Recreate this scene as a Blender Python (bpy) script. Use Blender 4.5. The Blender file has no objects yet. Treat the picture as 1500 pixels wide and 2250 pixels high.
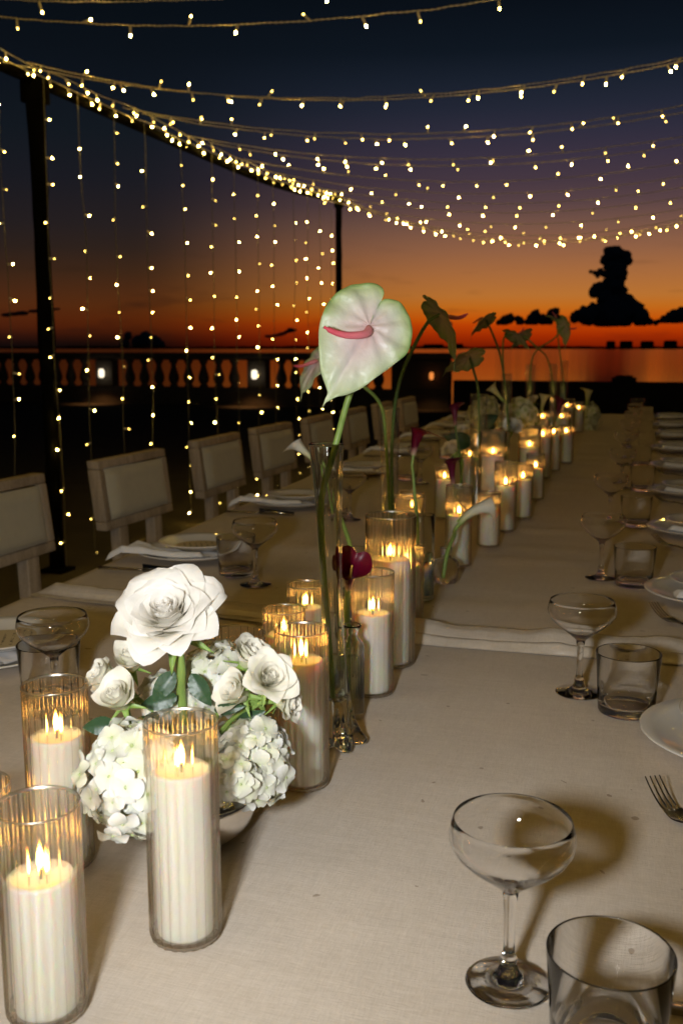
import bpy, math, random
from mathutils import Vector, Matrix, Euler, noise
random.seed(11)
R_ = math.radians
pi = math.pi
sc = bpy.context.scene
col = sc.collection
# ------------------------------------------------------------------ camera
EYE = Vector((0, 0, 1.25))
PITCH, YAW, FPX = R_(9.35), R_(17.06), 2187.5
cam_d = bpy.data.cameras.new('camera')
cam = bpy.data.objects.new('camera', cam_d); col.objects.link(cam)
cam.location = EYE
cam.rotation_euler = (R_(90) - PITCH, 0, YAW)
cam_d.sensor_fit = 'VERTICAL'; cam_d.sensor_height = 36; cam_d.lens = 35
cam_d.clip_start = 0.02; cam_d.clip_end = 30000
cam_d.dof.use_dof = True; cam_d.dof.focus_distance = 1.12; cam_d.dof.aperture_fstop = 9.4
sc.camera = cam
FH = Vector((-math.sin(YAW), math.cos(YAW), 0)); RT = Vector((math.cos(YAW), math.sin(YAW), 0))
FW = FH * math.cos(PITCH) - Vector((0, 0, math.sin(PITCH)))
UP = FH * math.sin(PITCH) + Vector((0, 0, math.cos(PITCH)))
def ray(px, py): return FW + RT * ((px - 750) / FPX) - UP * ((py - 1125) / FPX)
def on_z(px, py, z):
    d = ray(px, py); return EYE + d * ((z - EYE.z) / d.z)
def on_y(px, py, y):
    d = ray(px, py); return EYE + d * (y / d.y)
def at_depth(px, py, t): return EYE + ray(px, py) * t
# ------------------------------------------------------------------ node helper
class N:
    def __init__(s, tree): s.t = tree; s.n = tree.nodes; s.l = tree.links
    def new(s, typ, ins=None, **kw):
        n = s.n.new(typ)
        for k, v in kw.items(): setattr(n, k, v)
        for k, v in (ins or {}).items():
            i = n.inputs[k]
            if isinstance(v, bpy.types.NodeSocket): s.l.new(v, i)
            else: i.default_value = v
        return n
    def m(s, op, a, b=0.0, c=0.0, clamp=False):
        n = s.n.new('ShaderNodeMath'); n.operation = op; n.use_clamp = clamp
        for i, v in enumerate((a, b, c)):
            if isinstance(v, bpy.types.NodeSocket): s.l.new(v, n.inputs[i])
            else: n.inputs[i].default_value = v
        return n.outputs[0]
    def ramp(s, fac, stops, interp='LINEAR'):
        n = s.n.new('ShaderNodeValToRGB'); cr = n.color_ramp; cr.interpolation = interp
        while len(cr.elements) < len(stops): cr.elements.new(0.5)
        for e, (p, c) in zip(cr.elements, stops): e.position = p; e.color = (*c, 1)
        s.l.new(fac, n.inputs[0]); return n.outputs[0]
    def mixc(s, f, a, b, mode='MIX'):
        n = s.n.new('ShaderNodeMix'); n.data_type = 'RGBA'; n.blend_type = mode
        for i, v in ((0, f), (6, a), (7, b)):
            if isinstance(v, bpy.types.NodeSocket): s.l.new(v, n.inputs[i])
            else: n.inputs[i].default_value = v if i == 0 else (*v[:3], 1)
        return n.outputs[2]
    def mixs(s, f, a, b):
        n = s.n.new('ShaderNodeMixShader')
        if isinstance(f, bpy.types.NodeSocket): s.l.new(f, n.inputs[0])
        else: n.inputs[0].default_value = f
        s.l.new(a, n.inputs[1]); s.l.new(b, n.inputs[2]); return n.outputs[0]
def lin(r, g, b):
    f = lambda c: c / 12.92 if c <= .04045 else ((c + .055) / 1.055) ** 2.4
    return tuple(f(v / 255) for v in (r, g, b))
# ------------------------------------------------------------------ world: dusk sky
world = bpy.data.worlds.new('World'); sc.world = world; world.use_nodes = True
w = N(world.node_tree); w.n.clear()
tc = w.new('ShaderNodeTexCoord'); nrm = w.new('ShaderNodeVectorMath', {0: tc.outputs['Generated']}, operation='NORMALIZE')
sep = w.new('ShaderNodeSeparateXYZ', {0: nrm.outputs[0]})
flat = w.new('ShaderNodeCombineXYZ', {0: sep.outputs[0], 1: sep.outputs[1]})
fn = w.new('ShaderNodeVectorMath', {0: flat.outputs[0]}, operation='NORMALIZE')
saz = R_(4)   # the glow is brightest a little right of the table's axis
dt = w.new('ShaderNodeVectorMath', {0: fn.outputs[0], 1: (math.sin(saz), math.cos(saz), 0)}, operation='DOT_PRODUCT').outputs['Value']
el = w.m('MULTIPLY', sep.outputs[2], 2.0, clamp=True)
bright = w.ramp(el, [(p, lin(*c)) for p, c in [(0, (110, 22, 2)), (.023, (158, 42, 2)), (.045, (188, 64, 4)), (.056, (196, 84, 8)), (.08, (192, 106, 28)), (.10, (184, 113, 48)),
    (.143, (167, 106, 60)), (.187, (144, 96, 68)), (.23, (118, 84, 70)), (.27, (88, 66, 68)), (.31, (70, 55, 65)), (.353, (58, 49, 64)), (.395, (46, 44, 60)), (.437, (34, 38, 53)),
    (.48, (25, 32, 45)), (.53, (14, 22, 32)), (.61, (8, 14, 22)), (1.0, (4, 7, 12))]])
dim = w.ramp(el, [(p, lin(*c)) for p, c in [(0, (12, 5, 3)), (.010, (24, 9, 4)), (.023, (50, 18, 6)), (.04, (78, 30, 7)), (.056, (86, 36, 9)), (.08, (86, 42, 14)), (.10, (80, 42, 18)), (.143, (62, 38, 22)),
    (.187, (46, 33, 27)), (.23, (37, 30, 31)), (.31, (26, 26, 33)), (.395, (18, 24, 31)), (.48, (13, 19, 27)), (.53, (10, 16, 23)), (.61, (7, 13, 19)), (1.0, (3, 6, 10))]])
night = w.ramp(el, [(0.0, lin(14, 18, 26)), (.3, lin(10, 15, 23)), (1.0, lin(4, 8, 13))])
f1 = w.new('ShaderNodeMapRange', {0: dt, 1: .84, 2: .985, 3: 0.0, 4: 1.0}, interpolation_type='SMOOTHSTEP').outputs[0]
f0 = w.new('ShaderNodeMapRange', {0: dt, 1: .35, 2: .92, 3: 0.0, 4: 1.0}, interpolation_type='SMOOTHSTEP').outputs[0]
skyc = w.mixc(f1, dim, bright); skyc = w.mixc(f0, night, skyc)
# thin streaks of smoke-like cloud low on the left
mp = w.new('ShaderNodeMapping', {0: nrm.outputs[0], 'Scale': (5, 5, 34)})
nz = w.new('ShaderNodeTexNoise', {'Vector': mp.outputs[0], 'Scale': 2.3, 'Detail': 5.0, 'Roughness': .55})
band = w.m('MULTIPLY', w.m('MULTIPLY', w.m('SUBTRACT', .11, sep.outputs[2]), 10, clamp=True), w.m('MULTIPLY', sep.outputs[2], 40, clamp=True))
st = w.new('ShaderNodeMapRange', {0: nz.outputs[0], 1: .56, 2: .72, 3: 0.0, 4: .55}).outputs[0]
skyc = w.mixc(w.m('MULTIPLY', st, band, clamp=True), skyc, lin(20, 14, 14))
nish = w.new('ShaderNodeTexSky', sky_type='NISHITA'); nish.sun_disc = False
nish.sun_elevation = R_(-4); nish.sun_rotation = saz
bg1 = w.new('ShaderNodeBackground', {0: skyc, 1: 1.0}); bg2 = w.new('ShaderNodeBackground', {0: nish.outputs[0], 1: .008})
add = w.new('ShaderNodeAddShader', {0: bg1.outputs[0], 1: bg2.outputs[0]})
w.new('ShaderNodeOutputWorld', {0: add.outputs[0]})
# ------------------------------------------------------------------ the photographer's flash: a bare speedlight left of the lens
fl = bpy.data.lights.new('camera_flash', 'SPOT'); fl.spot_size = R_(78); fl.spot_blend = 1.0; fl.energy = 50; fl.color = (.95, .975, 1.0); fl.shadow_soft_size = .04
flo = bpy.data.objects.new('camera_flash', fl); col.objects.link(flo); fl.cycles.is_caustics_light = True; flo.location = (-.165, -.03, 1.245); flo.rotation_euler = (R_(90 - 14), 0, YAW - R_(6))
# ------------------------------------------------------------------ exposure / render settings
sc.view_settings.view_transform = 'Standard'; sc.view_settings.look = 'None'
sc.view_settings.exposure = 0; sc.view_settings.gamma = 1; sc.view_settings.use_curve_mapping = False
cy = sc.cycles
cy.max_bounces = 20; cy.transparent_max_bounces = 64; cy.transmission_bounces = 14; cy.glossy_bounces = 5; cy.diffuse_bounces = 5
cy.caustics_reflective = False; cy.caustics_refractive = True; cy.sample_clamp_indirect = 24; cy.use_denoising = True
try: cy.denoiser = 'OPENIMAGEDENOISE'
except Exception: pass
# ------------------------------------------------------------------ materials
def mat(name, fn):
    m = bpy.data.materials.new(name); m.use_nodes = True; m.node_tree.nodes.clear()
    n = N(m.node_tree); n.new('ShaderNodeOutputMaterial', {0: fn(n)}); return m
def P(n_, **kw):
    ins = {}
    for k, v in kw.items():
        k = {'c': 'Base Color', 'r': 'Roughness', 'met': 'Metallic', 'sss': 'Subsurface Weight', 'sr': 'Subsurface Radius', 'ss': 'Subsurface Scale',
             'n': 'Normal', 'spec': 'Specular IOR Level', 'coat': 'Coat Weight', 'sh': 'Sheen Weight', 'tr': 'Transmission Weight', 'ior': 'IOR',
             'em': 'Emission Color', 'es': 'Emission Strength'}[k]
        if k in ('Base Color', 'Emission Color') and not isinstance(v, bpy.types.NodeSocket): v = (*v[:3], 1)
        ins[k] = v
    return n_.new("ShaderNodeBsdfPrincipled", ins).outputs[0]
def obj_co(n): return n.new('ShaderNodeTexCoord').outputs['Object']
def noise_(n, vec, scale, detail=3.0, stretch=None, rough=.5):
    if stretch: vec = n.new('ShaderNodeMapping', {0: vec, 'Scale': stretch}).outputs[0]
    return n.new('ShaderNodeTexNoise', {'Vector': vec, 'Scale': scale, 'Detail': detail, 'Roughness': rough}).outputs[0]
def bump(n, h, s, d=.002): return n.new('ShaderNodeBump', {'Height': h, 'Strength': s, 'Distance': d}).outputs[0]
def facing(n, normal=None):
    lw = n.new('ShaderNodeLayerWeight', {'Blend': .5})
    if normal is not None: n.l.new(normal, lw.inputs['Normal'])
    return lw.outputs['Facing']
def m_linen(n, base, spec=.08, rough=.85):
    co = obj_co(n)
    a = noise_(n, co, 1, 3, (620, 90, 90)); b = noise_(n, co, 1, 3, (90, 620, 90))
    big = noise_(n, co, 4, 4); sl = noise_(n, co, 1, 3, (14, 120, 14)); sl2 = noise_(n, co, 1, 3, (120, 14, 14))
    h = n.m('ADD', a, b)
    tone = n.m('MULTIPLY_ADD', h, .26, n.m('MULTIPLY_ADD', big, .16, n.m('MULTIPLY_ADD', sl, .2, n.m('MULTIPLY', sl2, .14))))
    f = n.new('ShaderNodeMapRange', {0: tone, 1: .30, 2: .70, 3: 0.0, 4: 1.0}).outputs[0]
    c = n.mixc(f, [v * k for v, k in zip(base, (.84, .81, .76))], [min(1, v * 1.12) for v in base])
    spot = n.m('GREATER_THAN', noise_(n, co, 70, 0), .855)
    c = n.mixc(n.m('MULTIPLY', spot, .5), c, (.16, .09, .04))
    hh = n.m('ADD', h, n.m('MULTIPLY', noise_(n, co, 18, 4), 1.5))
    return P(n, c=c, r=rough, spec=spec, n=bump(n, hh, .32, .0014))
M = {}
M['linen'] = mat('linen', lambda n: m_linen(n, (.625, .55, .468)))
M['satin'] = mat('satin_hem', lambda n: m_linen(n, (.50, .44, .37), 1.0, .26))
def m_thin(n, tint=(.997, .998, .997), edge=(.26, .31, .30), f0=.045, k=.9, ep=4.5, refr=0):
    fc = facing(n)
    sch = n.m('MULTIPLY_ADD', n.m('POWER', fc, 5), k, f0)
    t = n.new('ShaderNodeBsdfTransparent', {0: n.mixc(n.m('POWER', fc, ep), tint, edge)}).outputs[0]
    if refr: t = n.mixs(n.m('MULTIPLY', n.m('MULTIPLY', n.m('SUBTRACT', 1.0, fc), 2.0, clamp=True), refr), t, n.new('ShaderNodeBsdfRefraction', {'Color': (.99, 1, .99, 1), 'IOR': 1.04, 'Roughness': .0}).outputs[0])
    g = n.new('ShaderNodeBsdfGlossy', {'Color': (1, 1, 1, 1), 'Roughness': .045}).outputs[0]
    return n.mixs(sch, t, g)
M['thin_glass'] = mat('thin_glass', m_thin)
M['tumbler_glass'] = mat('tumbler_glass', lambda n: m_thin(n, (.995, .998, .997), (.07, .13, .14), .05, .8, 5.0, 0))
M['water'] = mat('vase_water', lambda n: m_thin(n, (.86, .93, .86), (.45, .55, .45), .03, .5))
def m_ribbed(n, refr=.38, tint=(.992, .985, .965), edge=(.64, .52, .36), ior=1.32, f0=.13, ep=1.9, gr=.13):
    fc = facing(n)
    sch = n.m('MULTIPLY_ADD', n.m('POWER', fc, 4), .45, f0)
    t = n.new('ShaderNodeBsdfTransparent', {0: n.mixc(n.m('POWER', fc, ep), tint, edge)}).outputs[0]
    r = n.new('ShaderNodeBsdfRefraction', {'Color': (.99, .98, .95, 1), 'IOR': ior, 'Roughness': .0}).outputs[0]
    g = n.new('ShaderNodeBsdfGlossy', {'Color': (1, .97, .92, 1), 'Roughness': gr}).outputs[0]
    return n.mixs(sch, n.mixs(n.m('MULTIPLY', n.m('MULTIPLY', n.m('SUBTRACT', 1.0, fc), 1.5, clamp=True), refr), t, r), g)
M['ribbed_glass'] = mat('ribbed_glass', m_ribbed)
M['vase_glass'] = mat('vase_glass', lambda n: m_ribbed(n, .16, (.992, .997, .992), (.45, .52, .47), 1.3, .10, 4.0))
M['rim_glass'] = mat('glass_rim', lambda n: n.mixs(.30, n.new('ShaderNodeBsdfTransparent', {0: (.9, .87, .80, 1)}).outputs[0], n.new('ShaderNodeBsdfGlossy', {'Color': (1, .97, .92, 1), 'Roughness': .28}).outputs[0]))
M['foot_glass'] = mat('foot_glass', lambda n: n.mixs(.14, m_thin(n, (.99, .995, .99), (.30, .34, .33), .06, .8, 4.0, 0), n.new('ShaderNodeBsdfGlass', {'Color': (1, 1, 1, 1), 'IOR': 1.5, 'Roughness': 0.0}).outputs[0]))
def m_clear(n, tint=(1, 1, 1), mix=.2, rough=0.0):
    return n.mixs(mix, n.new('ShaderNodeBsdfGlass', {'Color': (*tint, 1), 'IOR': 1.5, 'Roughness': rough}).outputs[0], n.new('ShaderNodeBsdfTransparent', {0: (.99, .995, .99, 1)}).outputs[0])
M['clear_glass'] = mat('clear_glass', lambda n: m_clear(n, mix=0.0))
M['clear_base'] = mat('clear_glass_base', lambda n: m_clear(n, (.97, .99, .98), 0.0))
M['clear_vase'] = mat('clear_vase_glass', lambda n: m_clear(n, (.985, .997, .988), 0.0))
M['foot_clear'] = mat('foot_clear_glass', lambda n: m_clear(n, (.99, .99, .985), .5))
CAUSTIC = ('foot_clear_glass', 'clear_glass', 'clear_glass_base', 'clear_vase_glass')
M['cut_glass'] = mat('cut_glass', lambda n: n.mixs(.8, n.new('ShaderNodeBsdfTransparent', {0: (.94, .96, .94, 1)}).outputs[0], n.new('ShaderNodeBsdfGlass', {'Color': (1, 1, 1, 1), 'IOR': 1.5, 'Roughness': 0.0}).outputs[0]))
M['solid_glass'] = mat('solid_glass', lambda n: n.mixs(.45, n.new('ShaderNodeBsdfGlass', {'Color': (.97, .99, .98, 1), 'IOR': 1.5, 'Roughness': 0.0}).outputs[0],
                                                      n.new('ShaderNodeBsdfTransparent', {0: (.9, .93, .91, 1)}).outputs[0]))
M['wax'] = mat('candle_wax', lambda n: P(n, c=(.87, .83, .73), r=.5, sss=.6, sr=(.030, .014, .005), ss=1.0, spec=.3,
               n=bump(n, noise_(n, obj_co(n), 90, 2), .08)))
def emis(n, c, s): return n.new('ShaderNodeEmission', {0: (*c, 1), 1: s}).outputs[0]
def m_flame(n):
    z = n.new('ShaderNodeSeparateXYZ', {0: obj_co(n)}).outputs[2]
    t = n.new('ShaderNodeMapRange', {0: z, 1: 0.0, 2: .024}).outputs[0]
    c = n.ramp(t, [(0, (1, .34, .03)), (.25, (1, .47, .085)), (.7, (1, .48, .09)), (1, (1, .36, .04))])
    s = n.ramp(t, [(0, (.12,) * 3), (.25, (1,) * 3), (.65, (.8,) * 3), (1, (.10,) * 3)])
    return n.new('ShaderNodeEmission', {0: c, 1: n.m('MULTIPLY', s, 75)}).outputs[0]
M['flame'] = mat('flame', m_flame)
M['wick'] = mat('wick', lambda n: P(n, c=(.03, .025, .02), r=.9))
LED = (1, .64, .12)
for nm, s in (('led_bright', 300), ('led_mid', 48), ('led_dim', 12)): M[nm] = mat(nm, lambda n, s=s: emis(n, LED, s))
M['cable'] = mat('light_cable', lambda n: P(n, c=(.80, .74, .62), r=.5))
M['strand_wire'] = mat('strand_wire', lambda n: P(n, c=(.16, .15, .10), r=.5))
M['socket'] = mat('bulb_socket', lambda n: P(n, c=(.84, .78, .66), r=.35))
M['black'] = mat('black_paint', lambda n: P(n, c=(.003, .003, .003), r=.9, spec=.02, n=bump(n, noise_(n, obj_co(n), 30), .3)))
def m_porc(n):
    return P(n, c=(.70, .665, .60), r=.015, spec=1.0, n=bump(n, noise_(n, obj_co(n), 75, 2), .10, .0010))
M['porcelain'] = mat('porcelain', m_porc)
def m_fab(n, base, sc_=420, s=.35):
    co = obj_co(n); a = noise_(n, co, sc_, 2); f = noise_(n, co, 30, 3)
    return P(n, c=n.mixc(f, [v * .85 for v in base], base), r=.9, sh=.25, spec=.15, n=bump(n, a, s, .001))
M['napkin'] = mat('napkin_cloth', lambda n: m_fab(n, (.80, .79, .79)))
M['upholstery'] = mat('upholstery', lambda n: m_fab(n, (.70, .65, .50), 700, .3))
def m_wood(n, a=(.34, .26, .18), b=(.60, .49, .36)):
    co = obj_co(n); g = noise_(n, co, 1, 5, (26, 26, 3.5), .6); f = noise_(n, co, 160, 3)
    t = n.m('MULTIPLY_ADD', f, .35, g)
    return P(n, c=n.ramp(t, [(.45, a), (.85, b)]), r=.7, spec=.2, n=bump(n, t, .4, .002))
M['wood'] = mat('weathered_wood', m_wood)
def m_menu(n):
    s = n.new('ShaderNodeSeparateXYZ', {0: obj_co(n)})
    x, y = s.outputs[0], s.outputs[1]
    fr = n.m('FRACT', n.m('MULTIPLY', y, 75)); bandm = n.m('LESS_THAN', n.m('ABSOLUTE', n.m('SUBTRACT', fr, .5)), .17)
    nz_ = n.m('GREATER_THAN', noise_(n, obj_co(n), 1, 2, (420, 130, 1)), .52)
    wd = n.m('GREATER_THAN', noise_(n, obj_co(n), 1, 0, (38, 160, 1)), .42)
    ins = n.m('MULTIPLY', n.m('LESS_THAN', n.m('ABSOLUTE', x), .034), n.m('LESS_THAN', n.m('ABSOLUTE', y), .05))
    k = n.m('MULTIPLY', n.m('MULTIPLY', bandm, nz_), n.m('MULTIPLY', wd, ins))
    return P(n, c=n.mixc(k, (.52, .42, .25), (.07, .06, .05)), r=.85, spec=.1)
M['menu'] = mat('kraft_card', m_menu)
M['steel'] = mat('cutlery_steel', lambda n: P(n, c=(.42, .40, .37), r=.18, met=1.0))
M['silver'] = mat('bowl_silver', lambda n: P(n, c=(.80, .76, .70), r=.16, met=1.0, n=bump(n, noise_(n, obj_co(n), 14, 3), .15, .006)))
def vattr(n): return n.new('ShaderNodeAttribute', attribute_name='tone').outputs['Fac']
def m_petal(n, stops, tl=.13, r=.5, vein=.4, spec=.25):
    t = vattr(n); c = n.ramp(t, stops)
    nb = bump(n, noise_(n, obj_co(n), 130, 3), vein, .0012)
    p = P(n, c=c, r=r, spec=spec, n=nb)
    tr = n.new('ShaderNodeBsdfTranslucent', {0: c}).outputs[0]
    return n.mixs(tl, p, tr)
M['rose'] = mat('rose_petal', lambda n: m_petal(n, [(0, (.88, .76, .44)), (.4, (.90, .85, .68)), (.8, (.90, .875, .80)), (1, (.90, .87, .82))], .30))
M['spray'] = mat('spray_rose_petal', lambda n: m_petal(n, [(0, (.50, .54, .26)), (.3, (.72, .71, .48)), (.7, (.80, .78, .64)), (1, (.80, .76, .66))]))
def m_hyd(n, stops, other):
    t = vattr(n); rd = n.new('ShaderNodeObjectInfo').outputs['Random']
    c = n.mixc(n.m('POWER', rd, 1.6), n.ramp(t, stops), n.ramp(t, other))
    p = P(n, c=c, r=.55, spec=.2, n=bump(n, noise_(n, obj_co(n), 420, 3), .5, .0007))
    return n.mixs(.14, p, n.new('ShaderNodeBsdfTranslucent', {0: c}).outputs[0])
M['hydra'] = mat('hydrangea_petal', lambda n: m_hyd(n, [(0, (.50, .56, .30)), (.25, (.68, .69, .57)), (1, (.72, .71, .69))], [(0, (.46, .54, .22)), (.4, (.64, .65, .44)), (1, (.69, .67, .55))]))
M['pale'] = mat('pale_green_petal', lambda n: m_petal(n, [(0, (.40, .46, .14)), (.5, (.62, .62, .34)), (1, (.72, .70, .48))]))
M['anth'] = mat('anthurium_spathe', lambda n: m_petal(n, [(0, (.66, .62, .52)), (.3, (.68, .50, .48)), (.5, (.70, .62, .58)), (.70, (.62, .66, .50)),
                (.88, (.46, .56, .28)), (1, (.20, .34, .08))], .12, .38, .8, .42))
M['anth_green'] = mat('green_anthurium_spathe', lambda n: m_petal(n, [(0, (.52, .40, .30)), (.4, (.50, .42, .28)), (.75, (.34, .38, .16)), (1, (.13, .24, .05))], .15, .3, .35, .5))
M['spadix'] = mat('spadix', lambda n: P(n, c=n.ramp(vattr(n), [(0, (.62, .26, .26)), (.5, (.66, .16, .19)), (1, (.68, .06, .10))]), r=.5,
                  n=bump(n, n.new('ShaderNodeTexVoronoi', {'Vector': obj_co(n), 'Scale': 900}).outputs[0], .5, .0006)))
M['calla_red'] = mat('calla_magenta', lambda n: m_petal(n, [(0, (.55, .45, .26)), (.22, (.45, .24, .20)), (.38, (.11, .004, .02)), (1, (.12, .002, .014))], .18, .35))
M['calla_dark'] = mat('calla_burgundy', lambda n: m_petal(n, [(0, (.34, .20, .16)), (.3, (.14, .012, .04)), (1, (.08, .004, .018))], .15, .4))
M['calla_white'] = mat('calla_cream', lambda n: m_petal(n, [(0, (.36, .48, .12)), (.35, (.70, .70, .46)), (.7, (.84, .82, .70)), (1, (.84, .82, .72))], .22, .4))
M['calla_yellow'] = mat('calla_yellow', lambda n: m_petal(n, [(0, (.30, .42, .08)), (.4, (.60, .58, .22)), (1, (.70, .66, .36))], .22, .4))
def m_stem(n, a, b):
    f = noise_(n, obj_co(n), 1, 3, (90, 90, 12)); return P(n, c=n.mixc(f, a, b), r=.45, spec=.4)
M['stem'] = mat('green_stem', lambda n: m_stem(n, (.12, .22, .04), (.30, .40, .10)))
M['stem_dark'] = mat('dark_stem', lambda n: m_stem(n, (.05, .10, .03), (.12, .20, .05)))
M['leaf'] = mat('leaf', lambda n: P(n, c=n.mixc(noise_(n, obj_co(n), 60), (.016, .042, .016), (.035, .085, .03)), r=.4, spec=.4, n=bump(n, noise_(n, obj_co(n), 70), .4, .002)))
def m_stone(n, a, b, s=3):
    co = obj_co(n); f = noise_(n, co, s, 6, None, .6); return P(n, c=n.mixc(f, a, b), r=.85, spec=.15, n=bump(n, noise_(n, co, s * 9, 5), .4, .01))
M['paving'] = mat('terrace_paving', lambda n: m_stone(n, (.045, .037, .028), (.095, .08, .06), 2.5))
M['stone'] = mat('balustrade_stone', lambda n: m_stone(n, (.09, .075, .06), (.15, .13, .11)))
M['quay'] = mat('quay_stone', lambda n: m_stone(n, (.03, .028, .025), (.06, .055, .05)))
def m_sea(n):
    co = n.new('ShaderNodeNewGeometry').outputs['Position']
    a = noise_(n, co, 1, 3, (.35, .9, .35)); b = noise_(n, co, 1, 2, (.05, .12, .05))
    nb = bump(n, n.m('MULTIPLY_ADD', b, 1.4, a), .03, .30)
    g = n.new('ShaderNodeBsdfGlossy', {'Color': (.86, .72, .46, 1), 'Roughness': .10, 'Normal': nb}).outputs[0]
    d = n.new('ShaderNodeBsdfDiffuse', {'Color': (.004, .006, .009, 1)}).outputs[0]
    return n.mixs(n.m('MULTIPLY_ADD', n.m('POWER', facing(n, nb), 5), .97, .02, clamp=True), d, g)
M['sea'] = mat('sea_water', m_sea)
M['shore'] = mat('far_shore', lambda n: P(n, c=(.012, .012, .012), r=1, spec=0))
M['cloud'] = mat('cloud', lambda n: P(n, c=(.30, .30, .32), r=1, spec=0))
M['lamp_amber'] = mat('lamp_amber', lambda n: emis(n, (1, .30, .06), .9))
M['lamp_glass'] = mat('lamp_glass', lambda n: emis(n, (1, .86, .62), 1.7))
# ------------------------------------------------------------------ mesh helpers
class MB:
    def __init__(s): s.v = []; s.f = []; s.mi = []; s.tone = []; s.hastone = False
    def add(s, verts, faces, mi=0, tone=None):
        b = len(s.v); s.v += [tuple(v) for v in verts]
        s.f += [tuple(i + b for i in f) for f in faces]; s.mi += [mi] * len(faces)
        if tone is not None: s.hastone = True
        s.tone += list(tone) if tone is not None else [0.0] * len(verts)
        return s
    def mesh(s, name, mats, smooth=True):
        me = bpy.data.meshes.new(name); me.from_pydata(s.v, [], s.f); me.update()
        for m in (mats if isinstance(mats, (list, tuple)) else [mats]): me.materials.append(m if not isinstance(m, str) else M[m])
        me.polygons.foreach_set('material_index', s.mi)
        me.polygons.foreach_set('use_smooth', [smooth] * len(s.f))
        if s.hastone:
            a = me.attributes.new('tone', 'FLOAT', 'POINT'); a.data.foreach_set('value', s.tone)
        me.update(); return me
    def xf(s, mtx): s.v = [tuple(mtx @ Vector(v)) for v in s.v]; return s
def grid(nu, nv, fn, tone=None, wrap=False):
    vs = []; ts = []
    for i in range(nu + 1):
        for j in range(nv if wrap else nv + 1):
            u, v = i / nu, j / nv
            vs.append(fn(u, v)); ts.append(tone(u, v) if tone else 0)
    W = nv if wrap else nv + 1; fs = []
    for i in range(nu):
        for j in range(nv):
            j2 = (j + 1) % W
            fs.append((i * W + j, i * W + j2, (i + 1) * W + j2, (i + 1) * W + j))
    return vs, fs, (ts if tone else None)
def G(mb, nu, nv, fn, tone=None, wrap=False, mi=0):
    vs, fs, ts = grid(nu, nv, fn, tone, wrap); mb.add(vs, fs, mi, ts); return mb
def lathe(mb, prof, segs=40, rf=None, mi=0, cap=False):
    """profile [(r,z)], bottom to top along the outside gives outward faces"""
    vs = []; 
    for r, z in prof:
        for k in range(segs):
            a = 2 * pi * k / segs; rr = r * (rf(a, z) if rf else 1)
            vs.append((rr * math.cos(a), rr * math.sin(a), z))
    fs = []
    for i in range(len(prof) - 1):
        for k in range(segs):
            k2 = (k + 1) % segs
            fs.append((i * segs + k, i * segs + k2, (i + 1) * segs + k2, (i + 1) * segs + k))
    if cap: fs.append(tuple(reversed(range(segs)))); n0 = (len(prof) - 1) * segs; fs.append(tuple(n0 + k for k in range(segs)))
    return mb.add(vs, fs, mi)
def frames(pts):
    pts = [Vector(p) for p in pts]; out = []; prev = None
    for i, p in enumerate(pts):
        t = (pts[min(i + 1, len(pts) - 1)] - pts[max(i - 1, 0)]).normalized()
        if prev is None:
            a = Vector((0, 0, 1)) if abs(t.z) < .9 else Vector((1, 0, 0)); nx = t.cross(a).normalized()
        else: nx = (prev - t * prev.dot(t)).normalized()
        prev = nx; out.append((p, nx, t.cross(nx)))
    return out
def tube(mb, pts, rad, segs=8, mi=0, tone=False, capends=True):
    fr = frames(pts); vs = []; ts = []; n = len(fr)
    for i, (p, a, b) in enumerate(fr):
        r = rad(i / (n - 1)) if callable(rad) else rad
        for k in range(segs):
            t = 2 * pi * k / segs; vs.append(p + (a * math.cos(t) + b * math.sin(t)) * r); ts.append(i / (n - 1))
    fs = []
    for i in range(n - 1):
        for k in range(segs):
            k2 = (k + 1) % segs; fs.append((i * segs + k, i * segs + k2, (i + 1) * segs + k2, (i + 1) * segs + k))
    if capends: fs.append(tuple(reversed(range(segs)))); fs.append(tuple((n - 1) * segs + k for k in range(segs)))
    return mb.add(vs, fs, mi, ts if tone else None)
def spline(pts, n=24):
    pts = [Vector(p) for p in pts]; P_ = [pts[0] * 2 - pts[1]] + pts + [pts[-1] * 2 - pts[-2]]; out = []
    m = len(pts) - 1
    for i in range(n + 1):
        s = i / n * m; k = min(int(s), m - 1); t = s - k
        a, b, c, d = P_[k:k + 4]
        out.append(.5 * ((2 * b) + (c - a) * t + (2 * a - 5 * b + 4 * c - d) * t * t + (3 * b - a - 3 * c + d) * t ** 3))
    return out
def box(mb, x0, x1, y0, y1, z0, z1, mi=0, bev=0.0):
    if bev <= 0:
        v = [(x0, y0, z0), (x1, y0, z0), (x1, y1, z0), (x0, y1, z0), (x0, y0, z1), (x1, y0, z1), (x1, y1, z1), (x0, y1, z1)]
        f = [(0, 3, 2, 1), (4, 5, 6, 7), (0, 1, 5, 4), (1, 2, 6, 5), (2, 3, 7, 6), (3, 0, 4, 7)]
        return mb.add(v, f, mi)
    import bmesh
    bm = bmesh.new(); bmesh.ops.create_cube(bm, size=1)
    for v in bm.verts: v.co = ((x0 + x1) / 2 + v.co.x * (x1 - x0), (y0 + y1) / 2 + v.co.y * (y1 - y0), (z0 + z1) / 2 + v.co.z * (z1 - z0))
    bmesh.ops.bevel(bm, geom=bm.edges[:], offset=bev, segments=2, affect='EDGES', profile=.6)
    bm.verts.index_update()
    mb.add([v.co.copy() for v in bm.verts], [[v.index for v in f.verts] for f in bm.faces], mi); bm.free(); return mb
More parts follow.
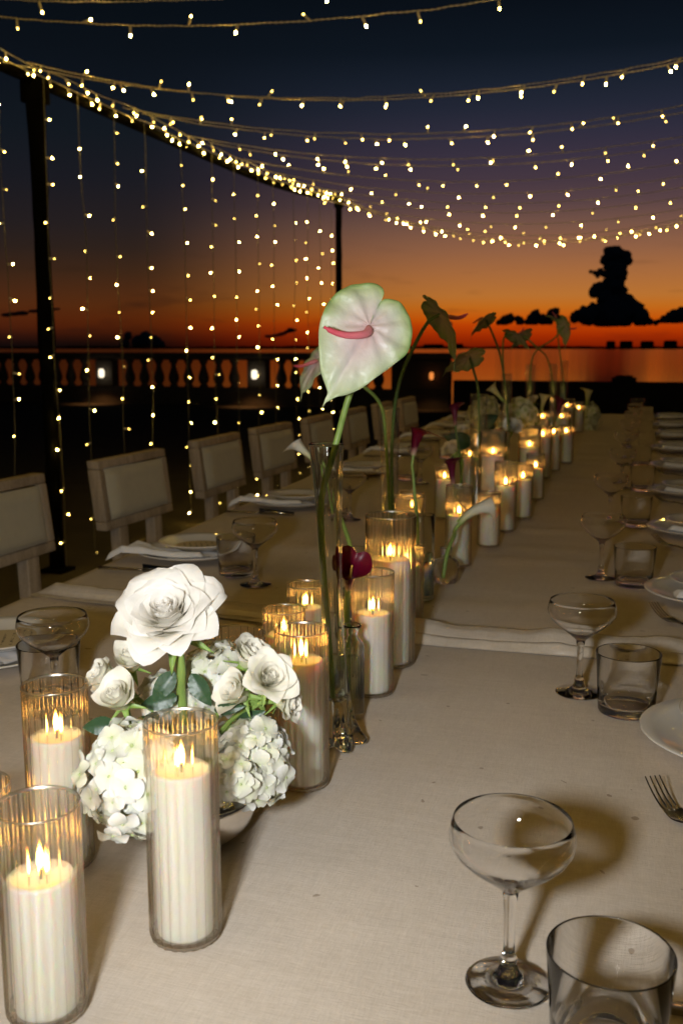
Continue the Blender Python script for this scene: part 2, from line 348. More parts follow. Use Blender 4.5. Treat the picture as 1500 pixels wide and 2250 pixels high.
# ------------------------------------------------------------------ object helpers
def link(o): col.objects.link(o); return o
def part(name, me, parent=None, loc=(0, 0, 0), rot=(0, 0, 0), scale=None, label=None):
    o = bpy.data.objects.new(name, me); link(o); o.location = loc
    if isinstance(rot, Matrix): o.rotation_euler = rot.to_euler()
    else: o.rotation_euler = rot
    if scale: o.scale = scale if isinstance(scale, (tuple, list)) else (scale,) * 3
    if parent: o.parent = parent
    if label: o['label'] = label
    return o
def thing(name, label, cat, loc=(0, 0, 0), rot=(0, 0, 0), group=None, mesh=None, scale=None):
    o = part(name, mesh, None, loc, rot, scale); o['label'] = label; o['category'] = cat
    if group: o['group'] = group
    return o
def struct(name, me, kind='structure'):
    o = part(name, me); o['kind'] = kind; return o
def axis_rot(z, spin=0.0):
    return Vector(z).normalized().to_track_quat('Z', 'Y').to_matrix() @ Matrix.Rotation(spin, 3, 'Z')
ORD = ['first', 'second', 'third', 'fourth', 'fifth', 'sixth', 'seventh', 'eighth', 'ninth', 'tenth', 'eleventh', 'twelfth', 'thirteenth', 'fourteenth',
       'fifteenth', 'sixteenth', 'seventeenth', 'eighteenth', 'nineteenth', 'twentieth']
# ================================================================== SETTING
mb = MB(); box(mb, -45, 14, -6, 21.0, -.3, 0); struct('terrace_floor', mb.mesh('terrace_floor', 'paving', False))
mb = MB(); mb.add([(-9000, 21.3, -.85), (9000, 21.3, -.85), (9000, 9000, -.85), (-9000, 9000, -.85)], [(0, 1, 2, 3)]); struct('sea', mb.mesh('sea', 'sea', False))
# far shore with its tree line
mb = MB(); ys = 2600
def shore_top(x):
    return 5.5 + 3.5 * noise.noise((x * .006, 3.1, 0)) + 2.5 * noise.noise((x * .03, 1.7, 0)) + 1.2 * noise.noise((x * .1, .7, 0))
xs = [-2600 + i * 12 for i in range(300)]
vs = []; fs = []
for x in xs:
    t = max(1.5, shore_top(x)); vs += [(x, ys, -.8), (x, ys, t * .8), (x, ys + 8, t), (x, ys + 60, t * .9), (x, ys + 60, -.8)]
for i in range(len(xs) - 1):
    for k in range(4): fs.append((i * 5 + k, (i + 1) * 5 + k, (i + 1) * 5 + k + 1, i * 5 + k + 1))
mb.add(vs, fs); struct('far_shore', mb.mesh('far_shore', 'shore'))
for i, (px, wpx, py, lab) in enumerate([(1341, 18, 749, 'narrow dark building block on the far shore below the tall cloud'), (1375, 26, 749, 'second dark block on the far shore, right of the narrow one'),
        (1421, 27, 749, 'dark flat-roofed block on the far shore, third from left of the row'), (1472, 27, 748, 'rightmost dark block on the far shore skyline'),
        (952, 44, 756, 'low wide dark block on the far shore left of the nodding flowers'), (1006, 20, 755, 'small low dark block on the far shore behind the pale arching flower')]):
    p = on_y(px, py, ys - 6); wm = wpx / FPX * ys
    b = thing('far_building', lab, 'building', (p.x, p.y, -.8), group='buildings on the far shore')
    m_ = MB(); box(m_, -wm / 2, wm / 2, -10, 10, 0, p.z + .8 - 2.2); part('wall', m_.mesh('wall', 'shore', False), b)
    m_ = MB(); box(m_, -wm / 2 * .86, wm / 2 * .86, -8, 8, p.z + .8 - 2.2, p.z + .8); part('roof', m_.mesh('roof', 'shore', False), b)
# clouds: clusters of lumpy puffs 5 km out
import bmesh
ico = []
for s_ in range(4):
    bm = bmesh.new(); bmesh.ops.create_icosphere(bm, subdivisions=3, radius=1)
    for v in bm.verts:
        q = v.co * 1.3 + Vector((s_ * 7, 0, 0)); v.co *= 1 + .22 * noise.noise(q) + .20 * noise.noise(q * 2.6) + .13 * noise.noise(q * 6.0)
    bm.verts.index_update(); ico.append(([v.co.copy() for v in bm.verts], [[v.index for v in f.verts] for f in bm.faces])); bm.free()
def cloud(label, blobs, yd=5200, flat=None, sq=(1, 1)):
    m_ = MB(); cx, cy_ = blobs[0][:2]; o = on_y(cx, cy_, yd)
    for (px, py, r) in blobs:
        rr = r / FPX * yd * 1.02; p = on_y(px, py, yd) - o + Vector((0, random.uniform(-.5, .5) * rr, 0))
        vs, fs = random.choice(ico); rot = Euler((random.random() * 6, random.random() * 6, random.random() * 6)).to_matrix()
        vv = [rot @ v * rr for v in vs]; vv = [Vector((v.x * sq[0], v.y, v.z * sq[1])) + p for v in vv]
        if flat is not None:
            zf = on_y(cx, flat, yd).z - o.z
            vv = [Vector((v.x, v.y, max(v.z, zf + (v.z - zf) * .08))) for v in vv]
        m_.add(vv, fs)
    return thing('cloud', label, 'cloud', o, mesh=m_.mesh('cloud', 'cloud'), group='clouds over the sea')
bl = [(1338, 692, 26)]
for (px, py, r) in [(1350, 558, 17), (1338, 553, 12), (1332, 572, 13), (1372, 562, 12), (1378, 574, 10), (1352, 582, 20), (1356, 604, 19), (1342, 600, 14), (1362, 590, 15), (1354, 628, 16), (1345, 640, 18), (1352, 612, 17),
        (1318, 598, 8), (1306, 600, 5), (1297, 597, 4), (1312, 606, 5), (1312, 636, 15), (1304, 644, 11), (1324, 630, 11), (1330, 652, 15), (1348, 655, 20), (1360, 640, 14), (1368, 660, 18), (1380, 660, 12),
        (1345, 682, 30), (1310, 687, 20), (1290, 694, 20), (1272, 694, 14), (1262, 698, 11), (1300, 678, 12), (1382, 680, 24), (1398, 680, 14), (1405, 696, 18), (1416, 702, 12), (1360, 695, 30), (1328, 700, 28), (1426, 707, 8), (1440, 709, 6)]:
    bl.append((px, py, r))
for _ in range(46):
    t = random.random(); hw = (62 if t < .2 else 30 if t < .55 else 14); sd = random.choice((-1, 1)); bl.append((1345 - 8 * (1 - t) + sd * hw * random.uniform(.75, 1.05), 705 - t * 140, random.uniform(4, 8)))
cloud('towering dark cumulus cloud above the horizon at right', bl, flat=717)
bl = [(1170, 702, 14)] + [(1108, 705, 11), (1120, 700, 10), (1142, 706, 9), (1135, 700, 7), (1175, 692, 11), (1190, 702, 12), (1212, 692, 12), (1220, 684, 8), (1205, 703, 11), (1158, 707, 8), (1228, 702, 9), (1095, 709, 6), (1240, 707, 6)]
cloud('row of small dark puffy clouds left of the towering cloud', bl, flat=714)
cloud('low dark cloud bank at the right edge of the sky', [(1482, 696, 16), (1460, 703, 11), (1500, 692, 17), (1520, 694, 20), (1470, 695, 9), (1445, 708, 6), (1545, 700, 16)], flat=710)
cloud('tiny dark cloud scrap above the horizon behind the white heart flower', [(975, 712, 6), (965, 713, 4), (988, 712, 5)], flat=715)
cloud('dark cloud wisp low in the sky right of the hanging lights', [(640, 727, 6), (628, 730, 5), (615, 735, 6), (600, 738, 5), (590, 739, 6), (606, 737, 6), (621, 733, 6), (634, 728, 6), (638, 723, 5), (646, 725, 5)], sq=(1.5, .6))
cloud('faint flat cloud low in the sky behind the left post', [(50, 688, 8), (30, 690, 7), (72, 684, 6), (86, 682, 6), (100, 680, 6), (15, 692, 7), (114, 680, 5), (125, 679, 4)], sq=(2.2, .7))
cloud('dark hazy cloud mound above the balustrade at left', [(320, 745, 18), (300, 752, 15), (280, 738, 10), (340, 752, 15), (352, 758, 12), (275, 755, 12)], flat=768)
# balustrade along the water
BY = 20.7
xe = on_y(990, 800, BY).x
px_p = [-12.03 - 3.77, -12.03, -8.26, xe - .62]
bal = thing('balustrade', 'stone balustrade with vase-shaped balusters along the waterfront', 'balustrade', (0, BY, 0))
mb = MB(); box(mb, -18, xe, -.16, .16, 1.03, 1.15, 0, .02); box(mb, -18, xe, -.12, .12, .985, 1.028); part('rail', mb.mesh('rail', 'stone'), bal)
mb = MB(); box(mb, -18, xe, -.17, .17, 0, .30); box(mb, -18, xe, -.13, .13, .302, .385); part('plinth', mb.mesh('plinth', 'stone', False), bal)
mb = MB(); box(mb, -.22, .22, -.15, .15, .387, .983, 0, .01); pier_me = mb.mesh('pier', 'stone', False)
mb = MB(); box(mb, -.62, .62, -.15, .15, .387, .983, 0, .01); pier_w = mb.mesh('pier', 'stone', False)
for i, x in enumerate(px_p): part('pier', pier_w if i == 3 else pier_me, bal, (x, 0, 0))
mb = MB(); lathe(mb, [(.10, .387), (.10, .42), (.07, .44), (.105, .50), (.125, .57), (.115, .65), (.085, .74), (.062, .82), (.058, .88), (.085, .93), (.10, .95), (.10, .984)], 14)
bme = mb.mesh('baluster', 'stone')
for a, b in zip(px_p[:-1], px_p[1:]):
    wp = .22 if b != px_p[3] else .42
    n = 9
    for k in range(1, n): part('baluster', bme, bal, (a + .22 + (b - a - .22 - wp - (.2 if b == px_p[3] else 0)) * k / n, 0, 0))
for k in range(4): part('baluster', bme, bal, (px_p[0] - .6 - .4 * k, 0, 0))
mb = MB(); lathe(mb, [(.02, -.10), (.055, -.085), (.065, -.04), (.065, .04), (.055, .085), (.02, .10)], 16); lampme = mb.mesh('lamp_shade', 'lamp_glass'); lampam = mb.mesh('lamp_shade', 'lamp_amber')
mb = MB(); box(mb, -.07, .07, .06, .10, -.11, .11, 0, .01); lampback = mb.mesh('back_plate', 'black', False)
for x, lab in ((px_p[1], 'small white wall lamp on the balustrade pier nearest the left post'), (px_p[2], 'small white wall lamp on the balustrade pier beside the drooping flower'),
               (on_y(953, 832, BY).x, 'dim wall lamp at the right end of the balustrade')):
    t = thing('wall_lamp', lab, 'lamp', (x, BY - .26, .68), group='lamps on the balustrade')
    part('lamp_shade', lampme if x < px_p[3] - .8 else lampam, t, scale=(1, 1, 1) if x < px_p[3] - .8 else (.7, .7, .8)); part('back_plate', lampback, t, (0, .02, 0), scale=(.55, 1, .8))
    L = bpy.data.lights.new('wall_lamp_light', 'SPOT'); L.energy = 13 if x < px_p[3] - .8 else 4; L.color = (1, .45, .14); L.spot_size = R_(122); L.spot_blend = .6; L.shadow_soft_size = .05
    lo = bpy.data.objects.new('wall_lamp_light', L); link(lo); lo.parent = t; lo.location = (0, -.42, -.16)
# low quay wall on the right
zq = on_y(1250, 838, 21.0).z
mb = MB(); box(mb, xe + .02, 16, 20.9, 21.25, -1.2, zq); q = thing('quay_wall', 'low dark quay wall at the water edge right of the balustrade', 'wall', (0, 0, 0), mesh=mb.mesh('quay_wall', 'quay', False))
p = on_y(1370, 838, 21.05)
mb = MB(); box(mb, -.24, .24, -.12, .12, 0, .09, 0, .02); box(mb, -.17, .17, -.1, .1, .092, .13, 0, .01)
thing('mooring_block', 'dark square mooring block on top of the quay wall', 'block', (p.x, 21.05, zq), mesh=mb.mesh('mooring_block', 'quay'))
# ================================================================== CANOPY FRAME
def post(x, y, h, r, label):
    t = thing('canopy_post', label, 'post', (x, y, 0), group='canopy posts')
    mb = MB(); tube(mb, [(0.006 * noise.noise((i * .7, y, 0)), .006 * noise.noise((i * .7, y, 5)), i * h / 24) for i in range(25)],
                    lambda s: r * (1 + .22 * noise.noise((s * 9, y, 2)) * (1 if r > .04 else .5)), 10); part('shaft', mb.mesh('shaft', 'black'), t)
    mb = MB(); box(mb, -r * 1.25, r * 1.25, -r * 1.25, r * 1.25, h - .10, h + .01, 0, .01); part('cap', mb.mesh('cap', 'black'), t)
    mb = MB(); box(mb, -r * 1.6, r * 1.6, -r * 1.6, r * 1.6, 0, .02, 0, .005); part('base_plate', mb.mesh('base_plate', 'black'), t)
BX = -3.16; BZ = 2.62; RX = 1.3
post(BX, 4.81, BZ, .045, 'near black canopy post wrapped in dark cloth behind the chairs')
post(BX, 10.2, BZ + .16, .033, 'far thin black canopy post behind the white heart-shaped flower')
mb = MB(); tube(mb, [(BX, y, BZ + .02 + (.14 * max(0, (y - 7.5) / 2.7) ** 2) - .012 * math.sin((y - 4.8) / 5.4 * pi)) for y in [1 + i * .46 for i in range(21)]], .033, 8)
thing('canopy_beam', 'black beam running between the two posts with lights wound along it', 'beam', (0, 0, 0), mesh=mb.mesh('canopy_beam', 'black'))
# ------------------------------------------------------------------ fairy lights
bulbs = []
for nm in ('led_bright', 'led_mid', 'led_dim'):
    mb = MB(); lathe(mb, [(.0022, 0), (.0048, -.004), (.0050, -.024), (.0042, -.029), (.0026, -.0302)], 8, mi=0)
    lathe(mb, [(.0028, -.030), (.0034, -.032), (.0033, -.036), (.002, -.0385), (.0004, -.039)], 8, mi=1)
    bulbs.append(mb.mesh('bulb', ['socket', nm]))
def add_bulb(t, p, d, wts=(.45, .30, .25)):
    me = random.choices(bulbs, wts)[0]
    part('bulb', me, t, p, axis_rot(-Vector(d)))
def cable(name, pts, twist, r=.0017, matname='cable'):
    mb = MB()
    if twist:
        fr = frames(pts)
        for ph in (0, pi):
            tube(mb, [p + (a * math.cos(ph + i * .9) + b * math.sin(ph + i * .9)) * r for i, (p, a, b) in enumerate(fr)], r * .95, 5)
    else: tube(mb, pts, r * 1.5, 5)
    return mb.mesh(name, matname)
def light_string(y, zmin, x0, x1, k, spacing, label, twist, yend=None, seed=0, xc=-.95, wob=.004, wts=(.45, .30, .25)):
    rnd = random.Random(seed * 17 + 3)
    t = thing('light_string', label, 'string lights', (x0, y, 0), group='fairy light strings over the table')
    L = x1 - x0; n = int(L / (.006 if twist else .05))
    def pos(s):
        x = x0 + L * s
        return Vector((L * s, (0 if yend is None else (yend - y) * s) + wob * 2 * noise.noise((x * 2.2, seed, 0)),
                       zmin + k * (x - xc) ** 2 + wob * noise.noise((x * 5, seed, 4)) + wob * .7 * noise.noise((x * 14, seed, 9))))
    pts = [pos(i / n) for i in range(n + 1)]
    part('cable', cable('cable', pts, twist), t)
    s = rnd.uniform(.02, spacing)
    while s < L:
        d = Vector((rnd.uniform(-.6, .6), rnd.uniform(-.5, .5), -1))
        if rnd.random() < .22: d.z = rnd.uniform(.2, 1)
        add_bulb(t, pos(s / L), d, wts); s += spacing * rnd.uniform(.75, 1.25)
rows = [(3.0, 2.295, .062, 1, .22), (3.42, 2.345, .062, 1, .22), (4.5, 2.345, .064, 1, .21), (4.72, 2.385, .066, 1, .21), (5.7, 2.425, .056, 1, .22), (5.95, 2.445, .056, 1, .22),
        (6.55, 2.435, .055, 0, .24), (6.95, 2.46, .055, 0, .24), (7.6, 2.455, .055, 0, .28), (8.1, 2.44, .056, 0, .30), (8.6, 2.43, .056, 0, .30), (9.1, 2.42, .058, 0, .30), (9.6, 2.38, .064, 0, .28), (10.05, 2.32, .085, 0, .20), (10.2, 2.27, .105, 0, .13), (10.3, 2.30, .10, 0, .17)]
rows = [(-1.8 + .36 * i, 2.36 + .03 * (i % 2), .060, 0, .14) for i in range(8)] + rows  # out-of-view strings, denser and all bright, added as warm fill for the near cloth
NH = 8
for i, (y, zm, k, tw, sp) in enumerate(rows):
    lab = {NH: 'fairy light string that just cuts the top edge of the picture', len(rows) - 1: 'farthest fairy light string, sagging lowest over the sunset'}.get(i, (ORD[i - NH] + ' fairy light string below the top edge of the picture, sagging across') if i >= NH else ORD[i] + ' of the unseen fairy light strings added overhead as warm fill, in front of the first visible one')
    light_string(y, zm, BX + .02, RX, k, sp, lab, tw, seed=i - NH + 1, wts=(.45, .30, .25) if i >= NH else (1, 0, 0))
for i, (z, sp) in enumerate(((BZ + .075, .17), (BZ + .03, .18))):
    t = thing('light_string', ['upper fairy light string wound along the black beam', 'lower fairy light string wound along the black beam'][i], 'string lights', (BX + .05, 0, 0), group='fairy light strings over the table')
    rz = lambda y: z + (.14 * max(0, (y - 7.5) / 2.7) ** 2) + .02 * noise.noise((y * 2, i * 5, 1)); pp = lambda y: Vector((.03 * noise.noise((y * 1.6, i, 7)), y, rz(y)))
    part('cable', cable('cable', [pp(2.6 + j * .04) for j in range(192)], False), t)
    y = 2.7
    while y < 10.2: add_bulb(t, pp(y), (random.uniform(-.2, .9), random.uniform(-.6, .6), -1)); y += sp * random.uniform(.6, 1.4)
for i, y in enumerate([3.9, 4.40, 4.79, 5.13, 5.51, 5.9, 6.42, 6.9, 7.32, 7.79, 8.15, 8.66, 9.04, 9.4, 9.76]):
    rnd = random.Random(90 + i)
    lab = 'strand of hanging curtain lights, ' + ('nearest the camera at the left edge' if i == 0 else 'farthest one beside the thin post' if i == 14 else ORD[i] + ' from the left picture edge')
    t = thing('light_strand', lab, 'string lights', (-3.1, y, 0), group='hanging curtain light strands')
    zt = BZ + .02; zb = rnd.choice([.04, .05, .08, .03])
    wv = lambda z: Vector((.012 * noise.noise((z * 1.3, i, 1)), .03 * noise.noise((z * .9, i, 3)) + .012 * noise.noise((z * 3, i, 8)) - .05 * max(0, 1 - z) * noise.noise((i * 3.3, 0, 0)) * 3, z))
    part('cable', cable('cable', [wv(zt + (zb - zt) * j / 60) for j in range(61)], False, .0014, 'strand_wire'), t)
    z = zt - rnd.uniform(.1, .3)
    while z > zb:
        d = Vector((rnd.uniform(-.3, .5), rnd.choice((-1, 1)) * rnd.uniform(.4, 1), rnd.uniform(-.35, .1)))
        add_bulb(t, wv(z), d, (.5, .22, .28)); z -= .178 * rnd.uniform(.72, 1.28)
# ================================================================== TABLE AND CLOTHS
TZ = .75
xl = lambda y: -1.115 - .043 * y
xr = lambda y: .43 + .0 * y
YN, YF = -.35, 8.0
hem_y = lambda x: 1.655 + .02 * noise.noise((x * 2.2, 0, 0)) + (.09 * ((-.36 - x) / .83) ** 1.3 if x < -.36 else .012 * (x + .36))
tb = thing('banquet_table', 'long banquet table hidden under the beige tablecloths', 'table', (0, 0, 0))
mb = MB(); v = []
for z in (TZ - .04, TZ - .006): v += [(xl(YN) + .012, YN + .01, z), (xr(YN) - .012, YN + .01, z), (xr(YF) - .012, YF - .01, z), (xl(YF) + .012, YF - .01, z)]
mb.add(v, [(0, 3, 2, 1), (4, 5, 6, 7), (0, 1, 5, 4), (1, 2, 6, 5), (2, 3, 7, 6), (3, 0, 4, 7)]); part('tabletop', mb.mesh('tabletop', 'wood', False), tb)
mb = MB(); box(mb, -.03, .03, -.03, .03, 0, TZ - .042, 0, .004); lm = mb.mesh('leg', 'wood', False)
for y in (0, 2.6, 5.2, 7.8):
    for x in (xl(y) + .1, xr(y) - .1): part('leg', lm, tb, (x, y, 0))
DROP = .30
def cloth_z(x, y, s):
    return .0026 * noise.noise((x * 3, y * 2.2, s)) + .0014 * noise.noise((x * 9, y * 4.5, s + 3)) + .0006 * noise.noise((x * 22 + y * 6, y * 16, s)) + (.008 * max(0, noise.noise((x * 1.3 + .6 * y, y * 7.0, s + 7)) - .08) if s == 2 else .0016 * max(0, noise.noise((x * 7.0, y * 1.2 + x, s + 7)) - .15))
def cloth_pt(x0, x1, u, y, s):
    W = x1 - x0; d = u * (W + 2 * DROP) - DROP       # arc length from the left edge
    rr = .02
    def drape(e, sgn, xe):
        f = .022 * (e / DROP) * (math.sin(y * 17 + 2 * noise.noise((y * 2, s, 0))) + .6 * math.sin(y * 29))
        if e < rr * 1.5: a = e / rr; return Vector((xe + sgn * rr * math.sin(a), y, TZ - rr * (1 - math.cos(a))))
        return Vector((xe + sgn * (rr + f + .02 * e), y, TZ - rr - (e - rr * 1.5)))
    if d < 0: return drape(-d, -1, x0)
    if d > W: return drape(d - W, 1, x1)
    x = x0 + d; return Vector((x, y, TZ + cloth_z(x, y, s)))
mb = MB()
def far_fn(u, v):
    y = 1.45 + (YF - 1.45) * v; p = cloth_pt(xl(y), xr(y), u, y, 2); p.z -= .004; return p
G(mb, 130, 300, far_fn)
def far_end(u, v):
    x = xl(YF) + (xr(YF) - xl(YF)) * u; return Vector((x, YF + .02 * math.sin(min(1, v * 6) * pi / 2) + .02 * v * math.sin(x * 20), TZ - .004 - .3 * v))
G(mb, 60, 8, far_end)
thing('tablecloth', 'far beige linen tablecloth reaching from the rolled fold to the table end', 'tablecloth', mesh=mb.mesh('tablecloth', 'linen'), group='beige tablecloths')
mb = MB()
def near_fn(u, v):
    W = xr(1) - xl(1); d = u * (W + 2 * DROP) - DROP; xx = max(xl(1), min(xr(1), xl(1) + d))
    ye = hem_y(xx) - .045; y = YN + (ye - YN) * v; return cloth_pt(xl(y), xr(y), u, y, 1)
G(mb, 150, 170, near_fn)
cl = thing('tablecloth', 'near beige linen tablecloth under the front candles and glasses', 'tablecloth', mesh=mb.mesh('tablecloth', 'linen'), group='beige tablecloths')
mb = MB()
HP = [(-.045, 0), (-.038, -.0015), (-.033, .004), (-.026, .0095), (-.019, .0095), (-.012, .004), (-.007, .0035), (0, .009), (.012, .0155), (.028, .0185), (.044, .0165), (.056, .010), (.062, .002), (.060, -.004)]
def hem_fn(u, v):
    W = xr(1.6) - xl(1.6) + .012; x = xl(1.66) - .006 + W * u; k = v * (len(HP) - 1); i = min(int(k), len(HP) - 2); t = k - i
    dy = HP[i][0] * (1 - t) + HP[i + 1][0] * t; dz = HP[i][1] * (1 - t) + HP[i + 1][1] * t
    a = 1 + .7 * noise.noise((x * 4, 2, 0)) + .4 * noise.noise((x * 12, 5, 0)); k_ = max(0, min(1, (-.55 - x) / .15)); lf = 1 - .35 * k_; a = a * (1 - k_) + k_ * (1.35 + .25 * noise.noise((x * 6, 2, 0)))
    r2 = (1 if v > .5 else max(.05, min(1, (x + .75) * 4)))
    if v < .5: dy = dy * (1.1 - .25 * noise.noise((x * 3, 8, 0)))
    ew = min(1, min(u, 1 - u) * 40)
    cr = .0016 * noise.noise((x * 30, v * 5, 3)) + .0010 * noise.noise((x * 70, v * 9, 6))
    return Vector((x, hem_y(x) + dy * lf * .85, TZ + .0006 + max(-.003, dz) * 1.25 * a * lf * r2 * ew + cr * (dz > .002)))
G(mb, 240, 39, hem_fn); part('hem', mb.mesh('hem', 'satin'), cl, label='shiny rolled satin fold across the table')
# ================================================================== CHAIRS
def tilt(mb, z0, ang):
    c, s = math.cos(ang), math.sin(ang)
    mb.v = [(x * 1 - (z - z0) * s, y, z0 + (z - z0) * c) if z > z0 else (x, y, z) for x, y, z in mb.v]; return mb
def chair_parts():
    out = []; A = R_(7)
    W = .475; hw = W / 2; zb, zt = .622, .868
    for nm, a in (('top_rail', (-.045, 0, -hw, hw, zt - .03, zt)), ('bottom_rail', (-.045, 0, -hw, hw, zb, zb + .032))):
        m_ = MB(); box(m_, *a, 0, .005); out.append((nm, tilt(m_, .45, A).mesh(nm, 'wood')))
    for s in (-1, 1):
        m_ = MB(); box(m_, -.046, .001, s * hw - (.035 if s > 0 else 0), s * hw + (0 if s > 0 else .035), zb + .033, zt - .031, 0, .004); out.append(('side_rail', tilt(m_, .45, A).mesh('side_rail', 'wood')))
    m_ = MB()
    def pad(u, v):
        y = (u - .5) * (W - .075); z = zb + .036 + v * (zt - zb - .07)
        e = min(1, min(u, 1 - u) * 9) ** .5 * min(1, min(v, 1 - v) * 7) ** .5
        return Vector((.002 + .020 * e, y, z))
    G(m_, 18, 14, pad); 
    box(m_, -.04, 0.0015, -(W - .075) / 2, (W - .075) / 2, zb + .036, zt - .034); out.append(('back_cushion', tilt(m_, .45, A).mesh('back_cushion', 'upholstery')))
    for s in (-1, 1):
        m_ = MB(); y0 = s * (hw - .115); box(m_, -.044, -.004, y0 - .03, y0 + .03, 0, zb - .001, 0, .004); out.append(('rear_leg', tilt(m_, .45, A).mesh('rear_leg', 'wood')))
        m_ = MB(); y0 = s * (hw - .05); box(m_, .39, .43, y0 - .022, y0 + .022, 0, .39, 0, .004); out.append(('front_leg', m_.mesh('front_leg', 'wood')))
    m_ = MB(); box(m_, 0.0, .44, -hw + .02, hw - .02, .392, .44, 0, .006); out.append(('seat_frame', m_.mesh('seat_frame', 'wood')))
    m_ = MB(); box(m_, .01, .435, -hw + .03, hw - .03, .441, .485, 0, .018); out.append(('seat_cushion', m_.mesh('seat_cushion', 'upholstery')))
    return out
CP = chair_parts()
for i, (y, x) in enumerate([(2.44, -1.745), (3.25, -1.745), (4.04, -1.75), (4.72, -1.75), (5.45, -1.75), (6.20, -1.75), (6.92, -1.75), (7.66, -1.75)]):
    lab = ['wooden dining chair with padded back at the left picture edge', 'wooden padded chair behind the nearest full plate, second from the left edge', 'third padded wooden chair from the left edge along the table',
           'fourth padded wooden chair from the left edge, beside the tall vase', 'fifth padded chair from the left, partly behind the tall vase stem', 'sixth padded chair, seen just right of the tall front vase',
           'seventh padded chair, behind the slim glass vase with two stems', 'farthest padded chair in the row near the table end'][i]
    t = thing('dining_chair', lab, 'chair', (x, y, 0), (0, 0, random.uniform(-.04, .04)), group='padded chairs along the left side of the table')
    for nm, me in CP: part(nm, me, t)
# ================================================================== TABLEWARE
def make_coupe():
    ZB = lambda z: .1385 - (.1385 - z) * .83
    b = MB(); outer = [(.0062, .0660), (.0085, .0695), (.014, .0752), (.024, .0842), (.035, .0945), (.0437, .1052), (.0482, .1150), (.0490, .1220), (.0474, .1320), (.0456, .1385)]
    inner = [(.0449, .1385), (.0467, .1320), (.0483, .1220), (.0475, .1152), (.0430, .1059), (.0343, .0955), (.0232, .0853), (.0127, .0767), (.006, .0738), (.0004, .0732)]
    outer = [(r, ZB(z)) for r, z in outer]; inner = [(r, ZB(z)) for r, z in inner]
    lathe(b, [(.0004, ZB(.0657))] + outer + [(.04545, .1388), (.04525, .13895), (.0450, .1388)] + inner, 64)
    s = MB(); lathe(s, [(.0335, .0), (.0338, .0012), (.032, .0024), (.020, .0044), (.0125, .0075), (.0085, .012), (.0062, .0165), (.0072, .0195), (.0062, .0225), (.0048, .027), (.0043, .036), (.0046, .050), (.0055, .060), (.0068, .0665), (.0066, .0700), (.0003, .0715)], 32)
    st = MB(); f = MB()
    prof = [(.024, .0014), (.031, .0004), (.0332, .0), (.0338, .0010), (.0325, .0020), (.021, .0036), (.0135, .0060), (.0088, .0105), (.0064, .0165)]
    lathe(f, [(.0003, .0018)] + prof + [(.0003, .0166)], 48)
    lathe(st, [(.0003, .0168), (.0062, .0169), (.0072, .0195), (.0062, .0225), (.0048, .027), (.0043, .036), (.0046, .058), (.0055, .070), (.0062, .0778), (.0003, .0782)], 24)
    return [('bowl', b.mesh('bowl', 'clear_glass')), ('stem', st.mesh('stem', 'clear_glass')), ('foot', f.mesh('foot', 'clear_glass'))]
def make_tumbler():
    wl = MB(); lathe(wl, [(.0004, .0012), (.031, .0010), (.0345, 0), (.0372, .0012), (.0384, .004), (.0390, .0125), (.0405, .04), (.0440, .0845), (.0439, .0853), (.0434, .0857), (.0429, .0853), (.0427, .0845), (.0390, .04), (.0370, .0165), (.0345, .0128), (.028, .0108), (.0004, .0102)], 64)
    return wl.mesh('tumbler', 'clear_glass')
COUPE, TUMB = make_coupe(), make_tumbler()
mb = MB(); lathe(mb, [(.0003, .0035), (.05, .0025), (.058, 0), (.078, .003), (.112, .0135), (.130, .0195), (.1325, .0212), (.1305, .0228), (.112, .0172), (.088, .0095), (.070, .0072), (.0003, .0068)], 64); DPL = mb.mesh('dinner_plate', 'porcelain')
mb = MB(); lathe(mb, [(.0003, .003), (.036, .0022), (.042, 0), (.060, .003), (.083, .0135), (.0945, .0185), (.0965, .0200), (.0947, .0213), (.083, .0165), (.064, .0082), (.052, .0064), (.0003, .006)], 64); SPL = mb.mesh('salad_plate', 'porcelain')
mb = MB(); lathe(mb, [(.0003, 0), (.0565, 0), (.0565, .0008), (.0003, .0008)], 40); MENU = mb.mesh('menu_card', 'menu', False)
def make_napkin(L, spread, seed, hang):
    """folded cloth lying on the plate, its loose end hanging off the rim towards the chair (-x)"""
    m_ = MB(); 
    def zt(x, y):
        r = math.hypot(x, y)
        if x > -.128: base = .0105 + .0115 * max(0, min(1, (r - .075) / .055)) ** 1.2 + (.004 if r > .1 else 0)
        else: base = .026 - .026 * min(1, ((-.128 - x) / hang) ** .9)
        return base
    def top(u, v):
        x = .075 - L * u; wd = .058 + spread * max(0, u - .45); y = -.055 + (v - .5) * 2 * wd * (1 if u < .6 else 1 - .55 * (u - .6) / .4 * abs(v - .2)) - .02 * max(0, u - .5)
        fold = .007 * math.exp(-((v - .08) / .10) ** 2) + .004 * math.exp(-((v - .45) / .12) ** 2) + .003 * math.exp(-((v - .8) / .1) ** 2)
        wv = .0035 * noise.noise((x * 22, y * 26, seed)) + (.010 * math.sin(v * 7 + seed) * max(0, u - .45))
        e = min(1, min(v, 1 - v) * 12) ** .5 * min(1, min(u, 1 - u) * 20) ** .5
        return Vector((x, y, zt(x, y) + (.0065 + fold + wv) * e + .0012))
    G(m_, 46, 34, top)
    G(m_, 46, 8, lambda u, v: (lambda p: Vector((p.x, p.y, max(.0012, zt(p.x, p.y) + .0006))))(top(u, v)))
    return m_.mesh('napkin', 'napkin')
NAPL = make_napkin(.245, .0, 2, .05); NAPR = make_napkin(.20, .0, 5, .09)
